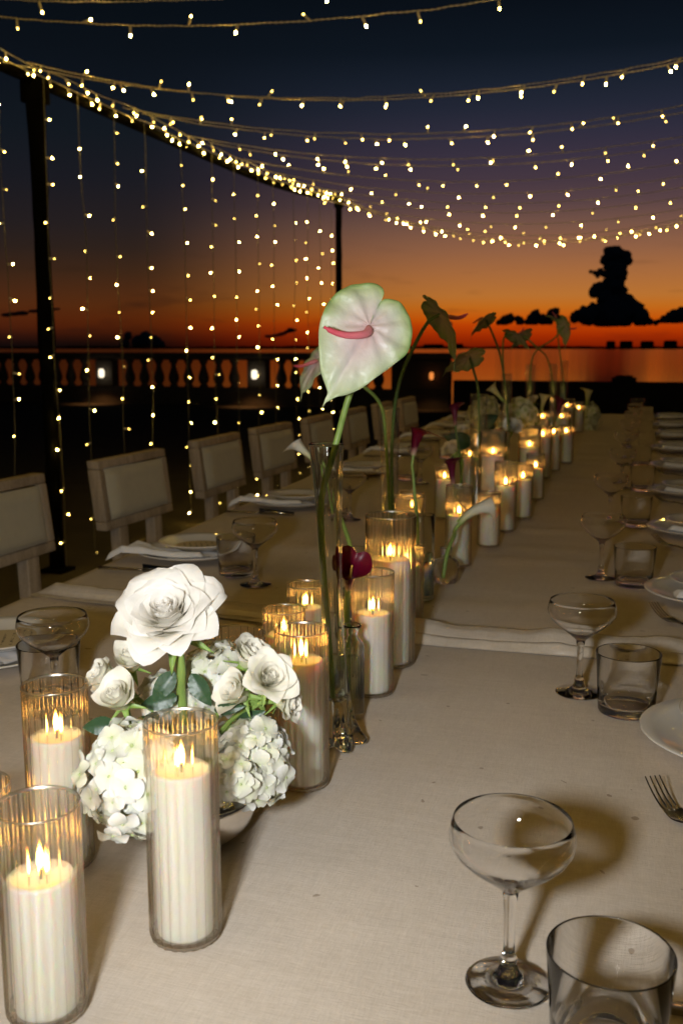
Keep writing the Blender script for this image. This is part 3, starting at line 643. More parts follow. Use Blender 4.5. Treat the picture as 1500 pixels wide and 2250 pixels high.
def make_fork():
    m_ = MB(); tube(m_, [(.085 - i * .0125, 0, .0035 + .0035 * math.cos(i / 9 * pi) ** 2 * (1 if i > 0 else .6)) for i in range(10)], lambda s: .0032 - .0014 * math.sin(s * pi) ** .5 * (1 if s < .6 else .7), 6)
    m_.v = [(x, y * 1.35, z) for x, y, z in m_.v]
    h = MB(); 
    G(h, 8, 6, lambda u, v: Vector((-.027 - .032 * u, (v - .5) * .022 * (.35 + .65 * min(1, u * 2.2) ** .6), .006 - .002 * math.sin(u * 3) + .0016 * (abs(v - .5) * 2) ** 2)))
    G(h, 8, 6, lambda u, v: Vector((-.027 - .032 * u, (.5 - v) * .022 * (.35 + .65 * min(1, u * 2.2) ** .6), .0045 - .002 * math.sin(u * 3) + .0016 * (abs(v - .5) * 2) ** 2)))
    tn = MB(); tube(tn, [(-.058 - i * .009, 0, .0048 + .0011 * i + .0006 * i * i) for i in range(6)], lambda s: .0014 - .0006 * s, 6)
    return m_.mesh('handle', 'steel'), h.mesh('head', 'steel'), tn.mesh('tine', 'steel')
FK = make_fork()
mb = MB(); tube(mb, [(.10 - i * .012, 0, .0045) for i in range(10)], lambda s: .0042 - .0012 * s, 6); mb.v = [(x, y * 1.2, z) for x, y, z in mb.v]; KH = mb.mesh('handle', 'steel')
mb = MB(); box(mb, -.118, -.008, -.0008, .0008, .0003, .019, 0, 0)
mb.v = [(x, y, z * (1 if x > -.05 else .55)) for x, y, z in mb.v]; KB = mb.mesh('blade', 'steel')
def put(kind, parts, lab, cat, loc, rz, grp, rot=None):
    t = thing(kind, lab, cat, loc, rot or (0, 0, rz), group=grp)
    for nm, me in parts: part(nm, me, t)
    return t
def fork(lab, loc, rz, grp):
    t = thing('fork', lab, 'fork', loc, (0, 0, rz), group=grp); part('handle', FK[0], t); part('head', FK[1], t)
    for k in range(4): part('tine', FK[2], t, (0, (k - 1.5) * .0058, 0))
def knife(lab, loc, rz, grp):
    t = thing('knife', lab, 'knife', loc, (0, 0, rz), group=grp); part('handle', KH, t); part('blade', KB, t)
T1 = TZ + .0025
def setting(side, y, i, xp, cup, tum, n_lab, show_fork=True):
    s = 1 if side == 'right' else -1
    where = n_lab + ' place setting on the ' + side
    j = random.uniform(-.05, .05)
    thing('dinner_plate', 'white dinner plate at the ' + where, 'plate', (xp, y, T1), (0, 0, j), 'white dinner plates', DPL)
    mir = (-1, 1, 1) if side == 'right' else (1, 1, 1)
    thing('napkin', 'white folded napkin under the small plate at the ' + where, 'napkin', (xp, y, T1), (0, 0, j * .5), 'white folded napkins', NAPR if side == 'right' else NAPL, mir)
    thing('salad_plate', 'small white plate with a card at the ' + where, 'plate', (xp + (.012 if s < 0 else .012), y + .012, T1 + .0205), (random.uniform(-.01, .02), random.uniform(-.02, .02), j), 'small white plates', SPL)
    thing('menu_card', 'round kraft menu card at the ' + where, 'menu', (xp + .012, y + .012, T1 + .0275), (0, 0, (pi / 2 if s > 0 else -pi / 2) + .5), 'round menu cards', MENU)
    if show_fork:
        if s > 0: fork('steel fork beside the plate at the ' + where, (.074 + .012 * i, y - .268 + .03 * min(i, 1), T1), -1.06 + .12 * min(i, 4), 'forks')
        else: fork('steel fork beside the plate at the ' + where, (xp - .035, y + .175, T1), pi, 'forks')
    knife('steel knife beside the plate at the ' + where, (xp + s * .045, y + s * .115 + (.03 if s > 0 else -.065), T1), (0 if s > 0 else pi) + .06, 'knives')
    if cup: put('coupe_glass', COUPE, 'clear coupe glass at the ' + where, 'glass', (cup[0], cup[1], T1), 0, 'clear coupe glasses')
    if tum: thing('tumbler', 'clear short tumbler at the ' + where, 'glass', (tum[0], tum[1], T1), (0, 0, 0), 'clear tumblers', TUMB)
put('coupe_glass', COUPE, 'large clear coupe glass at the lower right, nearest the camera', 'glass', (-.085, .727, T1), 0, 'clear coupe glasses')
thing('tumbler', 'clear tumbler cut off by the bottom right corner', 'glass', (-.007, .658, T1), (0, 0, 0), 'clear tumblers', TUMB)
p = on_z(1492, 2232, T1); knife('steel knife tip at the bottom right corner', (p.x + .11, p.y, T1), .0, 'knives')
for i in range(9):
    y = 1.285 + .765 * i + (.02 if i == 1 else 0)
    c = [(-.078, 1.436), (-.083, 2.205), (-.092, 2.935)][i] if i < 3 else (-.085 + random.uniform(-.012, .012), y + .115)
    t = [(-.010, 1.375), (-.013, 2.15), (-.02, 2.90)][i] if i < 3 else (-.012 + random.uniform(-.012, .012), y + .06)
    setting('right', y, i, .140, c, t, ('nearest', 'second nearest', 'third nearest', 'fourth nearest', 'fifth nearest', 'sixth nearest', 'seventh nearest', 'second farthest', 'farthest')[i])
for i in range(8):
    y = [1.325, 2.143, 2.955, 3.81][i] if i < 4 else 3.81 + .80 * (i - 3)
    c = [(-.763, 1.143), (-.782, 1.925), (-.823, 2.765)][i] if i < 3 else (-.80, y - .2)
    t = [(-.795, 1.178), (-.858, 2.0), (-.885, 2.83)][i] if i < 3 else (-.87, y - .12)
    setting('left', y, i, [-1.005, -1.033, -1.075, -1.08][min(i, 3)] - (.025 * max(0, i - 3)), c, t, ('nearest', 'second nearest', 'third nearest', 'fourth nearest', 'fifth nearest', 'sixth nearest', 'second farthest', 'farthest')[i], i > 0)
# ================================================================== CANDLES
_gl = {}
def candle_glass(h, d, n):
    k = (round(h, 3), round(d, 3), n)
    if k in _gl: return _gl[k]
    R = d / 2; segs = n * 6; mb = MB(); th = .0022
    fo = lambda a, z: 1 - .085 * (1 - abs(math.sin(a * n / 2)) ** .85)
    fi = lambda a, z: 1
    zz = [.0, .003, .008] + [h * t for t in (.25, .5, .75)] + [h - .002, h]
    lathe(mb, [(.0005, .0006), (R * .86, .0006), (R * .95, .002)] + [(R, max(z, .005)) for z in zz[2:]], segs, fo)
    lathe(mb, [(R * 1.0, h + .0001), (R * 1.008, h + .0008), (R * .99, h + .0018), (R * .965, h + .0012), (R * .955, h - .001)], segs, lambda a, z: .97 + .03 * fo(a, z), mi=1)
    lathe(mb, [(R * .86, .0012), (R * .95, .0028), (R * .985, .006)], segs, None, mi=1)
    _gl[k] = mb.mesh('glass_sleeve', ['ribbed_glass', 'rim_glass']); return _gl[k]
_wx = {}
def wax(wh, r):
    k = (round(wh, 3), round(r, 3))
    if k in _wx: return _wx[k]
    mb = MB(); lathe(mb, [(.0005, .0062), (r * .98, .0062), (r, .009), (r, wh * .5), (r, wh - .004), (r * .985, wh - .001), (r * .93, wh), (r * .80, wh - .0025), (r * .4, wh - .004), (.0005, wh - .0042)], 40, lambda a, z: 1 + .012 * math.sin(3 * a + 1) * (z > wh - .003))
    _wx[k] = mb.mesh('wax_pillar', 'wax'); return _wx[k]
mb = MB(); lathe(mb, [(.0003, 0), (.0014, .0012), (.0027, .0055), (.0030, .009), (.0024, .015), (.0012, .020), (.0002, .0255)], 12); FLAME = mb.mesh('flame', 'flame')
mb = MB(); tube(mb, [(0, 0, -.006), (0, 0, 0), (.0003, 0, .003)], .0011, 6); WICK = mb.mesh('wick', 'wick')
def candle(x, y, h, d, wh, label, n=22, lit=True):
    t = thing('candle', label, 'candle', (x, y, T1), (0, 0, random.uniform(0, 6)), group='pillar candles in ribbed glass sleeves')
    part('glass_sleeve', candle_glass(h, d, n), t)
    wo = part('wax_pillar', wax(wh, d * .385), t)
    part('wick', WICK, wo, (0, 0, wh + .001))
    if lit: part('flame', FLAME, t, (0, 0, wh + .003), (random.uniform(-.05, .05), random.uniform(-.05, .05), 0), (.92, .92, random.uniform(.8, .98)))
CANDLES = [
 (-.415, .591, .166, .062, .112, 'nearest candle, cut off at the lower left corner', 22),
 (-.572, .722, .103, .062, .062, 'short candle barely showing at the left picture edge', 22),
 (-.526, .786, .182, .062, .133, 'candle in ribbed glass left of the white flower arrangement, before a coupe', 22),
 (-.358, .712, .192, .062, .152, 'tall candle standing in front of the white flower bowl', 22),
 (-.497, 1.15, .133, .080, .072, 'wide low candle behind the big white rose', 24),
 (-.485, 1.30, .128, .062, .093, 'short candle behind and left of the tall candle beside the vase', 22),
 (-.504, 1.452, .128, .062, .093, 'short candle left of the tall flared vase, farther back', 22),
 (-.362, 1.026, .184, .062, .150, 'tall candle right of the white flowers, touching the tall flared vase', 22),
 (-.366, 1.346, .180, .062, .122, 'candle just behind the dark red calla and its ribbed bottle', 22),
 (-.376, 1.487, .240, .080, .172, 'tallest wide candle right of the dark red calla', 34),
 (-.405, 1.725, .142, .062, .112, 'candle shadowed behind the tallest wide candle', 26),
 (-.581, 2.522, .126, .062, .081, 'small candle at the foot of the slim two-stem vase', 22),
 (-.47, 2.02, .190, .066, .11, 'unlit dark ribbed candle behind the plain cylinder vase', 22),
 (-.405, 2.237, .186, .062, .120, 'candle directly behind the small bottle with the cream calla', 22),
 (-.373, 2.487, .137, .058, .099, 'candle under the bent head of the cream calla', 22),
 (-.364, 2.717, .190, .062, .126, 'candle on the right edge of the row, two behind the cream calla', 22),
 (-.344, 2.945, .160, .060, .116, 'dim candle tucked behind the right-edge candle', 22),
 (-.350, 3.334, .150, .062, .103, 'bright candle at mid row on the right side, standing clear', 22),
 (-.435, 2.945, .255, .080, .185, 'tall wide candle below the white carnation', 34),
 (-.581, 3.406, .198, .062, .127, 'candle left of the slim vase in mid row, farther back', 22),
 (-.564, 2.873, .156, .060, .116, 'candle left of the burgundy calla in mid row', 22),
 (-.403, 3.62, .218, .080, .145, 'wide candle right of the white carnation', 34),
 (-.385, 3.90, .200, .072, .160, 'candle behind the wide one right of the carnation', 26),
 (-.367, 4.15, .175, .064, .150, 'candle left of the last clear bright one at the row end', 22),
 (-.340, 4.451, .162, .070, .130, 'last candle with its whole pillar clear at the right edge of the row', 22),
 (-.47, 4.72, .204, .066, .175, 'far candle left of the hanging burgundy calla', 22),
 (-.416, 5.124, .184, .090, .150, 'wide far candle behind the hanging burgundy calla', 30),
 (-.443, 5.80, .212, .090, .165, 'far tall candle near the table end, left one', 30),
 (-.400, 6.137, .177, .068, .136, 'farthest candle near the table end, right one', 22)]
for c in CANDLES: candle(*c[:6], n=c[6], lit=not c[5].startswith('unlit'))
# ================================================================== FLOWERS
def petal_mesh(name, matname, L, W, r0, open_, cup, curl, point, seed, nu=10, nv=10, edge=.0):
    """one petal growing from the flower's axis: local x outwards, z along the axis"""
    m_ = MB()
    # walk the mid line: angle from the axis grows from open_[0] to open_[1], then curls
    steps = 24; xs, zs = [r0], [0.0]; 
    for k in range(steps):
        t = (k + .5) / steps; a = open_[0] + (open_[1] - open_[0]) * t ** .8 + curl * max(0, t - .62) ** 2 * 7
        xs.append(xs[-1] + math.sin(a) * L / steps); zs.append(zs[-1] + math.cos(a) * L / steps)
    def mid(t):
        k = min(max(t, 0), 1) * steps; i = min(int(k), steps - 1); f = k - i
        a = open_[0] + (open_[1] - open_[0]) * t ** .8 + curl * max(0, t - .62) ** 2 * 7
        return xs[i] * (1 - f) + xs[i + 1] * f, zs[i] * (1 - f) + zs[i + 1] * f, a
    def fn(u, v):
        q = v * 2 - 1
        t = u * (1 - point * abs(q) ** 1.15 * (.35 + .65 * u))
        wd = W * (math.sin(min(1, (t * .93 + .05)) * pi * .62) ** .75)
        x, z, a = mid(t)
        # wrap across a cup of radius R
        Rr = max(x, .004) / cup + .0005; ph = q * wd / Rr; ph = max(-2.6, min(2.6, ph))
        lx = x - Rr * (1 - math.cos(ph)); ly = Rr * math.sin(ph)
        w_ = noise.noise((q * 1.6 + seed, t * 2.2, seed * .7)) * .0035 * (t ** 1.5) * (L / .045)
        rl = edge * (abs(q) ** 3) * t ** 1.5
        nx, nz_ = math.cos(a), -math.sin(a)
        return Vector((lx + nx * (w_ - rl), ly * (1 - .12 * (edge > 0) * abs(q) * t), z + nz_ * (w_ - rl) + .0008 * math.sin(q * 9 + seed) * t))
    return G(m_, nu, nv, fn, lambda u, v: u).mesh(name, matname)
def rose(root, size, n, matname, openness, seed):
    rnd = random.Random(seed); L0 = size
    for i in range(n):
        s = i / (n - 1)
        op = openness
        a0 = R_(2 + 18 * s); a1 = R_(-18 + (32 + 72 * op) * s ** 1.1)
        L = L0 * (.66 + .38 * s) * rnd.uniform(.93, 1.06); W = L0 * (.34 + .42 * s)
        if op >= 1 and s > .80: L *= 1.13; W *= 1.08
        curl = (.0 if s < .12 else (.25 + (s - .12) * 1.35) * op * rnd.uniform(.75, 1.35))
        me = petal_mesh('petal', matname, L, W, .0015 + L0 * .14 * s, (a0, a1), 1.0 - .25 * s, curl, (.10 + (.34 if s < .8 else .56) * s * op) * rnd.uniform(.75, 1.2), seed * 3.1 + i * 1.7, 11, 12, .020 * s * s * op * L0 / .05)
        part('petal', me, root, (0, 0, L0 * (.10 * (1 - s))), (0, 0, i * 2.39996 + rnd.uniform(-.2, .2)))
    for k in range(5):
        m_ = MB(); G(m_, 8, 4, lambda u, v: Vector((L0 * (.10 + .55 * u), (v - .5) * L0 * .22 * (1 - u) ** .7, -L0 * (.05 + .25 * u * (1 + .4 * math.sin(k * 2.2))) + L0 * .1 * (abs(v - .5))))); part('sepal', m_.mesh('sepal', 'stem'), root, (0, 0, 0), (0, 0, k * 1.257 + .3))
    m_ = MB(); lathe(m_, [(L0 * .05, -L0 * .22), (L0 * .15, -L0 * .14), (L0 * .20, 0), (L0 * .12, L0 * .08)], 12); part('receptacle', m_.mesh('receptacle', 'stem'), root)
def stem_part(root, pts, r, matname='stem', name='stem'):
    """pts in world; written into the root's own frame"""
    bpy.context.view_layer.update(); inv = root.matrix_world.inverted()
    m_ = MB(); sp = spline([inv @ Vector(p) for p in pts], 22)
    tube(m_, sp, r, 8); return part(name, m_.mesh(name, matname), root)
CAMDIR = -FW
def D(rx, up, tow): return (RT * rx + UP * up + CAMDIR * tow).normalized()      # a direction given as right / up / towards the viewer
bx, by = -.425, .872
bowl_mb = MB(); lathe(bowl_mb, [(.0004, 0), (.030, 0), (.046, .008), (.058, .022), (.065, .040), (.0665, .052), (.0655, .053), (.0635, .052), (.062, .040), (.055, .023), (.043, .010), (.0004, .005)], 56)
thing('flower_bowl', 'round silver bowl holding the white flower arrangement', 'bowl', (bx, by, T1), mesh=bowl_mb.mesh('flower_bowl', 'silver'))
foam = Vector((bx, by, T1 + .055))
# the big rose
p = at_depth(373, 1358, .935)
ax = D(-.10, .66, .72)
rt = thing('white_rose', 'large open white rose on top of the arrangement', 'flower', p - ax * .022, axis_rot(ax, .7))
rose(rt, .0585, 56, 'rose', 1.0, 4)
stem_part(rt, [p - ax * .028, at_depth(398, 1470, .965), at_depth(400, 1545, .985), foam], .0048)
bpy.context.view_layer.update()
def leaf_mesh(L, W, bend=.3):
    m_ = MB()
    def fn(u, v):
        q = v * 2 - 1; wd = W * math.sin(min(1, u ** .8) * pi) ** .9
        return Vector((L * u, q * wd, -bend * L * u * u + .18 * wd * abs(q) + .0015 * math.sin(u * 40) * abs(q)))
    return G(m_, 14, 8, fn).mesh('leaf', 'leaf')
for k, (px, py, dx, upd, tow) in enumerate([(385, 1475, -.55, -.75, .35), (420, 1480, .5, -.8, .3), (390, 1530, -.8, -.2, .3)]):
    q = at_depth(px, py, .965); inv = rt.matrix_world.inverted(); X = D(dx, upd, tow); Yv = X.cross(CAMDIR).normalized(); Zv = X.cross(Yv)
    rotm = inv.to_3x3() @ Matrix((X, -Yv, -Zv)).transposed()
    part('leaf', leaf_mesh(.036, .0095), rt, inv @ q, rotm)
# spray roses
SPR = [(258, 1528, .90, .031, D(-.25, .65, .6), 15, .55, 'cream spray rosebud at the left of the arrangement, lowest of its cluster'), (288, 1445, .95, .028, D(.05, .7, .5), 14, .5, 'cream spray rosebud tucked under the big rose on its left'),
       (225, 1482, .965, .028, D(-.6, .45, .45), 13, .6, 'pale spray rose leaning out farthest left of the arrangement'), (592, 1487, .93, .034, D(.30, .42, .80), 24, .8, 'open cream spray rose at right of the arrangement facing forward'),
       (552, 1436, .965, .030, D(.45, .70, .30), 20, .75, 'spray rose seen from the side, topmost at right of the arrangement'), (515, 1518, .95, .031, D(-.45, .35, .5), 14, .55, 'white spray rosebud below the big rose on its right'),
       (637, 1545, .955, .026, D(.85, -.05, .35), 14, .8, 'greenish spray rose drooping outward at far right of the arrangement')]
for k, (px, py, dp, sz, ax, n, op, lab) in enumerate(SPR):
    c = at_depth(px, py, dp); r_ = thing('spray_rose', lab, 'flower', c - ax * sz * .5, axis_rot(ax, k), group='cream spray roses')
    rose(r_, sz, n, 'spray', op, 20 + k); b = c - ax * sz * .6
    stem_part(r_, [b, b - ax * .022 + Vector((0, 0, -.008)), b * .4 + foam * .6 + Vector((0, 0, .015)), foam + Vector(((px - 420) * .00006, 0, 0))], .0026)
# hydrangeas
def floret_mesh(matname, seed):
    m_ = MB(); rnd = random.Random(seed)
    for k in range(4):
        a = k * pi / 2 + rnd.uniform(-.12, .12); ca, sa = math.cos(a), math.sin(a); L = .0105 * rnd.uniform(.9, 1.12); tl = rnd.uniform(.1, .5)
        def fn(u, v, ca=ca, sa=sa, L=L, tl=tl, k=k):
            q = v * 2 - 1; x = .0006 + L * u * (1 - .16 * abs(q) ** 2.2); wd = .0066 * math.sin(min(1, u * .80 + .06) * pi * .74) ** .7
            y = q * wd; z = tl * x * (1 - .9 * x / L) + .0026 * q * q * u - .0018 * u ** 3 - .0006 * (abs(q) < .12) * u + .0007 * noise.noise((u * 4 + seed, q * 2, k)) + .0004 * k
            return Vector((x * ca - y * sa, x * sa + y * ca, z))
        vs, fs, ts = grid(5, 5, fn, lambda u, v: .15 + .85 * u); m_.add(vs, fs, 0, ts)
    vs, fs, _ = grid(3, 6, lambda u, v: Vector((.0014 * math.cos(v * 2 * pi) * math.sin(u * pi / 2 + .01), .0014 * math.sin(v * 2 * pi) * math.sin(u * pi / 2 + .01), .0004 + .0018 * math.cos(u * pi / 2))), None); m_.add(vs, fs, 0, [0.0] * len(vs))
    return m_.mesh('floret', matname)
FLO = {k: [floret_mesh(k, s) for s in range(4)] for k in ('hydra', 'pale')}
def hydrangea(c, r, n, lab, kind='hydra', stem_to=None, sq=(1, 1, 1), grp='white hydrangea heads', sc_=1.0, full=False):
    t = thing('hydrangea', lab, 'flower', c, group=grp); rnd = random.Random(int(c.x * 1e4))
    for i in range(n):
        z = 1 - (1.95 if full else 1.75) * (i + .5) / n; a = i * 2.39996; rr = math.sqrt(max(0, 1 - z * z)); d = Vector((rr * math.cos(a), rr * math.sin(a), z))
        rad = r * (rnd.uniform(.86, 1.10)) * (1 + .30 * noise.noise(d * 1.5 + c * 9)); tilt_ = (d + Vector((rnd.uniform(-.4, .4), rnd.uniform(-.4, .4), rnd.uniform(-.35, .35)))).normalized()
        part('floret', rnd.choice(FLO[kind]), t, (d.x * rad * sq[0], d.y * rad * sq[1], d.z * rad * sq[2]), axis_rot(tilt_, rnd.uniform(0, 6)), sc_ * rnd.uniform(.78, 1.28))
    m_ = MB(); lathe(m_, [(r * .7 * math.sin(k / 8 * pi) + .0003, -r * .7 * math.cos(k / 8 * pi)) for k in range(9)], 16); m_.v = [(x * sq[0], y * sq[1], z * sq[2]) for x, y, z in m_.v]
    me = m_.mesh('core', kind if kind == 'pale' else 'spray'); part('core', me, t)
    if stem_to is not None: stem_part(t, [c + Vector((0, 0, -r * .4)), (c + stem_to) * .5 + Vector((0, 0, -.01)), stem_to], .003)
    return t
hydrangea(at_depth(298, 1712, .868), .042, 118, 'large white hydrangea head at lower left of the bowl', stem_to=foam, sq=(1.0, 1, 1.12), full=True)
hydrangea(at_depth(560, 1672, .965), .033, 80, 'white hydrangea head at lower right of the bowl beside a candle', stem_to=foam, sq=(.95, 1, 1.2), full=True)
hydrangea(at_depth(480, 1500, 1.02), .036, 76, 'white hydrangea head behind the stems below the big rose', stem_to=foam, full=True)
hydrangea(at_depth(420, 1690, .955), .036, 72, 'white hydrangea head in the middle of the bowl behind the front candle', stem_to=foam, full=True)
hydrangea(at_depth(362, 1535, 1.0), .022, 26, 'small white hydrangea cluster under the big rose among leaves', stem_to=foam)
hydrangea(at_depth(508, 1705, .93), .022, 34, 'creamy hydrangea cluster at the right rim of the bowl, behind the front candle', stem_to=foam)
# loose leaves
for k, (px, py, dp, X) in enumerate([(255, 1590, .93, D(-.9, -.1, .3)), (300, 1580, .95, D(.5, -.3, .5)), (470, 1560, .95, D(.7, .1, .3)), (520, 1585, .97, D(.8, .3, .3)), (350, 1570, .98, D(-.3, -.1, .8))]):
    q = at_depth(px, py, dp); Yv = X.cross(CAMDIR).normalized(); Zv = X.cross(Yv)
    thing('leaf', ['dark green leaf under the left rosebuds', 'dark leaf between the left rosebud stems', 'slim leaf right of the rose stem', 'slim leaf among the right spray stems', 'dark leaf above the front candle rim'][k], 'leaf', q, Matrix((X, -Yv, -Zv)).transposed(), 'leaves in the white arrangement', leaf_mesh(.030, .009 if k < 2 else .006))
# ------------------------------------------------------------------ vases
def lobed(n, amp, z0, z1):
    def f(a, z):
        k = max(0, min(1, (z0 - z) / (z0 - z1))); return 1 + amp * k * math.cos(n * a) + .03 * abs(math.cos(4 * a))
    return f
V1 = Vector((-.357, 1.147, T1)); V1t = on_y(718, 975, V1.y)
t = thing('tower_vase', 'tall clear flared vase with lobed foot holding the white heart flower', 'vase', V1, (0, 0, .35), group='tall slim glass vases')
hv = V1t.z - T1
pr = [(.0275, .003), (.0285, .008), (.024, .016), (.0185, .035), (.0155, .07), (.0138, .12), (.0128, .18), (.0135, .24), (.0155, .30), (.0180, hv - .03), (.0205, hv - .002), (.0208, hv)]
mb = MB(); lathe(mb, [(.0004, .0015)] + pr + [(.0206, hv + .0008), (.0200, hv + .0011), (.0194, hv + .0007), (.0192, hv)] + [(r - .0016, z) for r, z in reversed(pr[4:-1])] + [(.0125, .062), (.0004, .058)], 64, lobed(5, .34, .10, .0))
mb.v = [(x + (V1t.x - V1.x) * (z / hv), y, z) for x, y, z in mb.v]
part('vase_wall', mb.mesh('vase_wall', 'clear_vase'), t)
mb = MB(); lathe(mb, [(.0004, .0605), (.0105, .0605), (.0106, .10), (.0102, .118), (.0004, .118)], 32); part('water', mb.mesh('water', 'water'), t)
def slim_vase(c, r, h, lab, wl=.45):
    t = thing('cylinder_vase', lab, 'vase', c, group='tall slim glass vases')
    mb = MB(); fl_ = lambda a, z: 1 + .035 * abs(math.cos(4 * a))
    lathe(mb, [(r * 1.15, .001), (r * 1.15, .006), (r * .95, .02), (r * .92, h * .5), (r, h), (r * .96, h + .0009), (r * .90, h + .0004), (r * .885, h - .003)], 40, fl_); part('vase_wall', mb.mesh('vase_wall', 'vase_glass'), t)
    if wl: mb = MB(); lathe(mb, [(.0004, .032), (r * .74, .032), (r * .74, h * wl), (.0004, h * wl)], 24); part('water', mb.mesh('water', 'water'), t)
    return t
def vase_from(px, py_rim, x, y, w, lab, wl=.45):
    p = on_y(px, py_rim, y); slim_vase(Vector((p.x, y, T1)), w / 2, p.z - T1, lab, wl); return p
v2 = vase_from(857, 897, -.55, 2.168, .042, 'slim clear vase with two dark stems right of the heart flower')
v3 = vase_from(1052, 866, -.49, 3.0, .050, 'slim clear vase in mid row under a drooping pale green flower', .55)
v4 = vase_from(1113, 822, -.45, 3.39, .034, 'slim vase with one thick stem behind the white carnation')
v5 = vase_from(1165, 802, -.52, 4.2, .036, 'slim vase with an arching stem left of the far candles', .4)
v6 = vase_from(1216, 800, -.50, 4.9, .036, 'slim far vase with arching stems among the far candles', .4)
v7 = vase_from(1239, 793, -.50, 5.6, .045, 'farthest slim vase rising above the far candles', .4)
# plain cylinder vases
def cyl(c, r, h, lab, wl=.55):
    t = thing('cylinder_vase', lab, 'vase', c, group='plain glass cylinder vases')
    mb = MB(); lathe(mb, [(r * .98, .001), (r, .004), (r, h - .001), (r * .985, h), (r * .965, h), (r * .95, h - .001), (r * .95, .012), (r * .98, .0115)], 40); part('vase_wall', mb.mesh('vase_wall', 'clear_vase'), t)
    mb = MB(); lathe(mb, [(.0004, .0005), (r * .96, .001), (r * .935, .0105), (.0004, .0108)], 32); part('vase_base', mb.mesh('vase_base', 'solid_glass'), t)
    mb = MB(); lathe(mb, [(.0004, .0125), (r * .92, .0125), (r * .92, h * wl), (.0004, h * wl)], 32); part('water', mb.mesh('water', 'water'), t)
cyl(Vector((-.421, 1.909, T1)), .0275, .172, 'plain glass cylinder with water right of the tallest wide candle')
cyl(Vector((-.470, 1.62, T1)), .029, .155, 'plain glass cylinder behind the dark red calla')
# ribbed bottle bud vase
BB = Vector((-.369, 1.251, T1)); t = thing('bud_bottle', 'small ribbed glass bottle holding the dark red calla', 'bottle', BB)
rib = lambda a, z: 1 + (.045 * abs(math.cos(13 * a)) if z < .100 else 0)
mb = MB(); lathe(mb, [(.0150, .001), (.0162, .004), (.0162, .098), (.0150, .104), (.009, .110), (.0075, .114), (.0080, .121), (.0125, .126), (.0128, .128), (.0112, .1288), (.0092, .127), (.0066, .121), (.0062, .114), (.0078, .1085), (.0138, .102), (.0146, .096), (.0146, .006), (.0004, .005)], 104, rib); part('bottle_glass', mb.mesh('bottle_glass', 'clear_vase'), t)
mb = MB(); lathe(mb, [(.0004, .008), (.0137, .008), (.0137, .082), (.0004, .082)], 40); part('water', mb.mesh('water', 'water'), t)
# cut-glass bud vase
B2 = Vector((-.399, 2.063, T1)); t = thing('bud_bottle', 'small cut-glass bottle holding the bent cream calla', 'bottle', B2)
cut = lambda a, z: 1 + (.07 * abs(math.sin(4 * a + z * 40)) if z < .05 else 0)
mb = MB(); lathe(mb, [(.022, .001), (.0245, .006), (.026, .025), (.0265, .046), (.020, .052), (.0115, .054), (.011, .062), (.0125, .075), (.013, .077), (.0118, .0775), (.0105, .075)], 64, cut); part('bottle_glass', mb.mesh('bottle_glass', 'cut_glass'), t)
# ------------------------------------------------------------------ anthuriums
OUT = [(500, 1400), (527, 1310), (550, 1250), (520, 1160), (480, 1040), (462, 890), (455, 740), (470, 560), (540, 370), (610, 275), (700, 210), (780, 168), (870, 150), (980, 145), (1040, 160), (1085, 195), (1100, 250), (1070, 330), (1020, 420), (975, 510), (957, 572),
       (972, 520), (1010, 440), (1045, 365), (1085, 318), (1130, 303), (1210, 312), (1280, 355), (1330, 420), (1368, 520), (1380, 620), (1372, 720), (1350, 800), (1310, 870), (1200, 960), (1050, 1080), (900, 1190), (760, 1262), (650, 1295), (570, 1325), (525, 1350)]
K = .0001157 * 1.0
ring = [Vector(((x - 955) * K, (590 - y) * K, 0)) for x, y in OUT]
def anthurium_mesh(matname, name='spathe', cupk=.25):
    m_ = MB(); n = 8 * len(ring); dense = []
    cl_ = ring + ring[:3]
    for i in range(len(ring)):
        a, b, c, d = ring[i - 1], ring[i], ring[(i + 1) % len(ring)], ring[(i + 2) % len(ring)]
        for k in range(4):
            t = k / 4; dense.append(.5 * ((2 * b) + (c - a) * t + (2 * a - 5 * b + 4 * c - d) * t * t + (3 * b - a - 3 * c + d) * t ** 3))
    tip = dense[0].normalized(); nr = 16; S = len(dense); vs = []; ts = []; 
    Rm = .09
    for i in range(nr + 1):
        s = (i / nr) ** .85
        for k, e in enumerate(dense):
            p = e * s; L = p.length; ang = math.atan2(e.y, e.x)
            z = -cupk * L * L * 4.0 + .006 * math.exp(-(L / .02) ** 2) * 0
            vein = math.cos(ang * 9 + .6 * math.sin(s * 4)) ; z += .0032 * s * (1 - s * .55) * vein
            z += .0030 * noise.noise((p.x * 45, p.y * 45, 1)) + .0016 * noise.noise((p.x * 120, p.y * 120, 4)) * s
            ax_ = abs(math.sin(ang - math.atan2(tip.y, tip.x))) * L; z -= .004 * math.exp(-(ax_ / .006) ** 2) * (e.normalized().dot(tip) > 0)
            z += .004 * max(0, s - .8) * 5 * noise.noise((ang * 3, 0, 2))
            vs.append(Vector((p.x, p.y, z)))
            pk = max(0, e.normalized().dot(tip)); base = .22 + .75 * s ** 1.3; g = .52 + .48 * s ** 2.4
            ts.append(min(1, (base * .45 + .55 * g if pk < .3 else base * .75 + .12)) if s > .15 else .3)
    fs = []
    for i in range(nr):
        for k in range(S): k2 = (k + 1) % S; fs.append((i * S + k, i * S + k2, (i + 1) * S + k2, (i + 1) * S + k))
    nrmz = .0007; b0 = len(vs)
    vs2 = [Vector((v.x, v.y, v.z - nrmz * 2)) for v in vs]
    m_.add(vs + vs2, fs + [tuple(b0 + i for i in reversed(f)) for f in fs] + [(nr * S + k, nr * S + (k + 1) % S, b0 + nr * S + (k + 1) % S, b0 + nr * S + k) for k in range(S)], 0, ts + ts)
    return m_.mesh(name, matname)
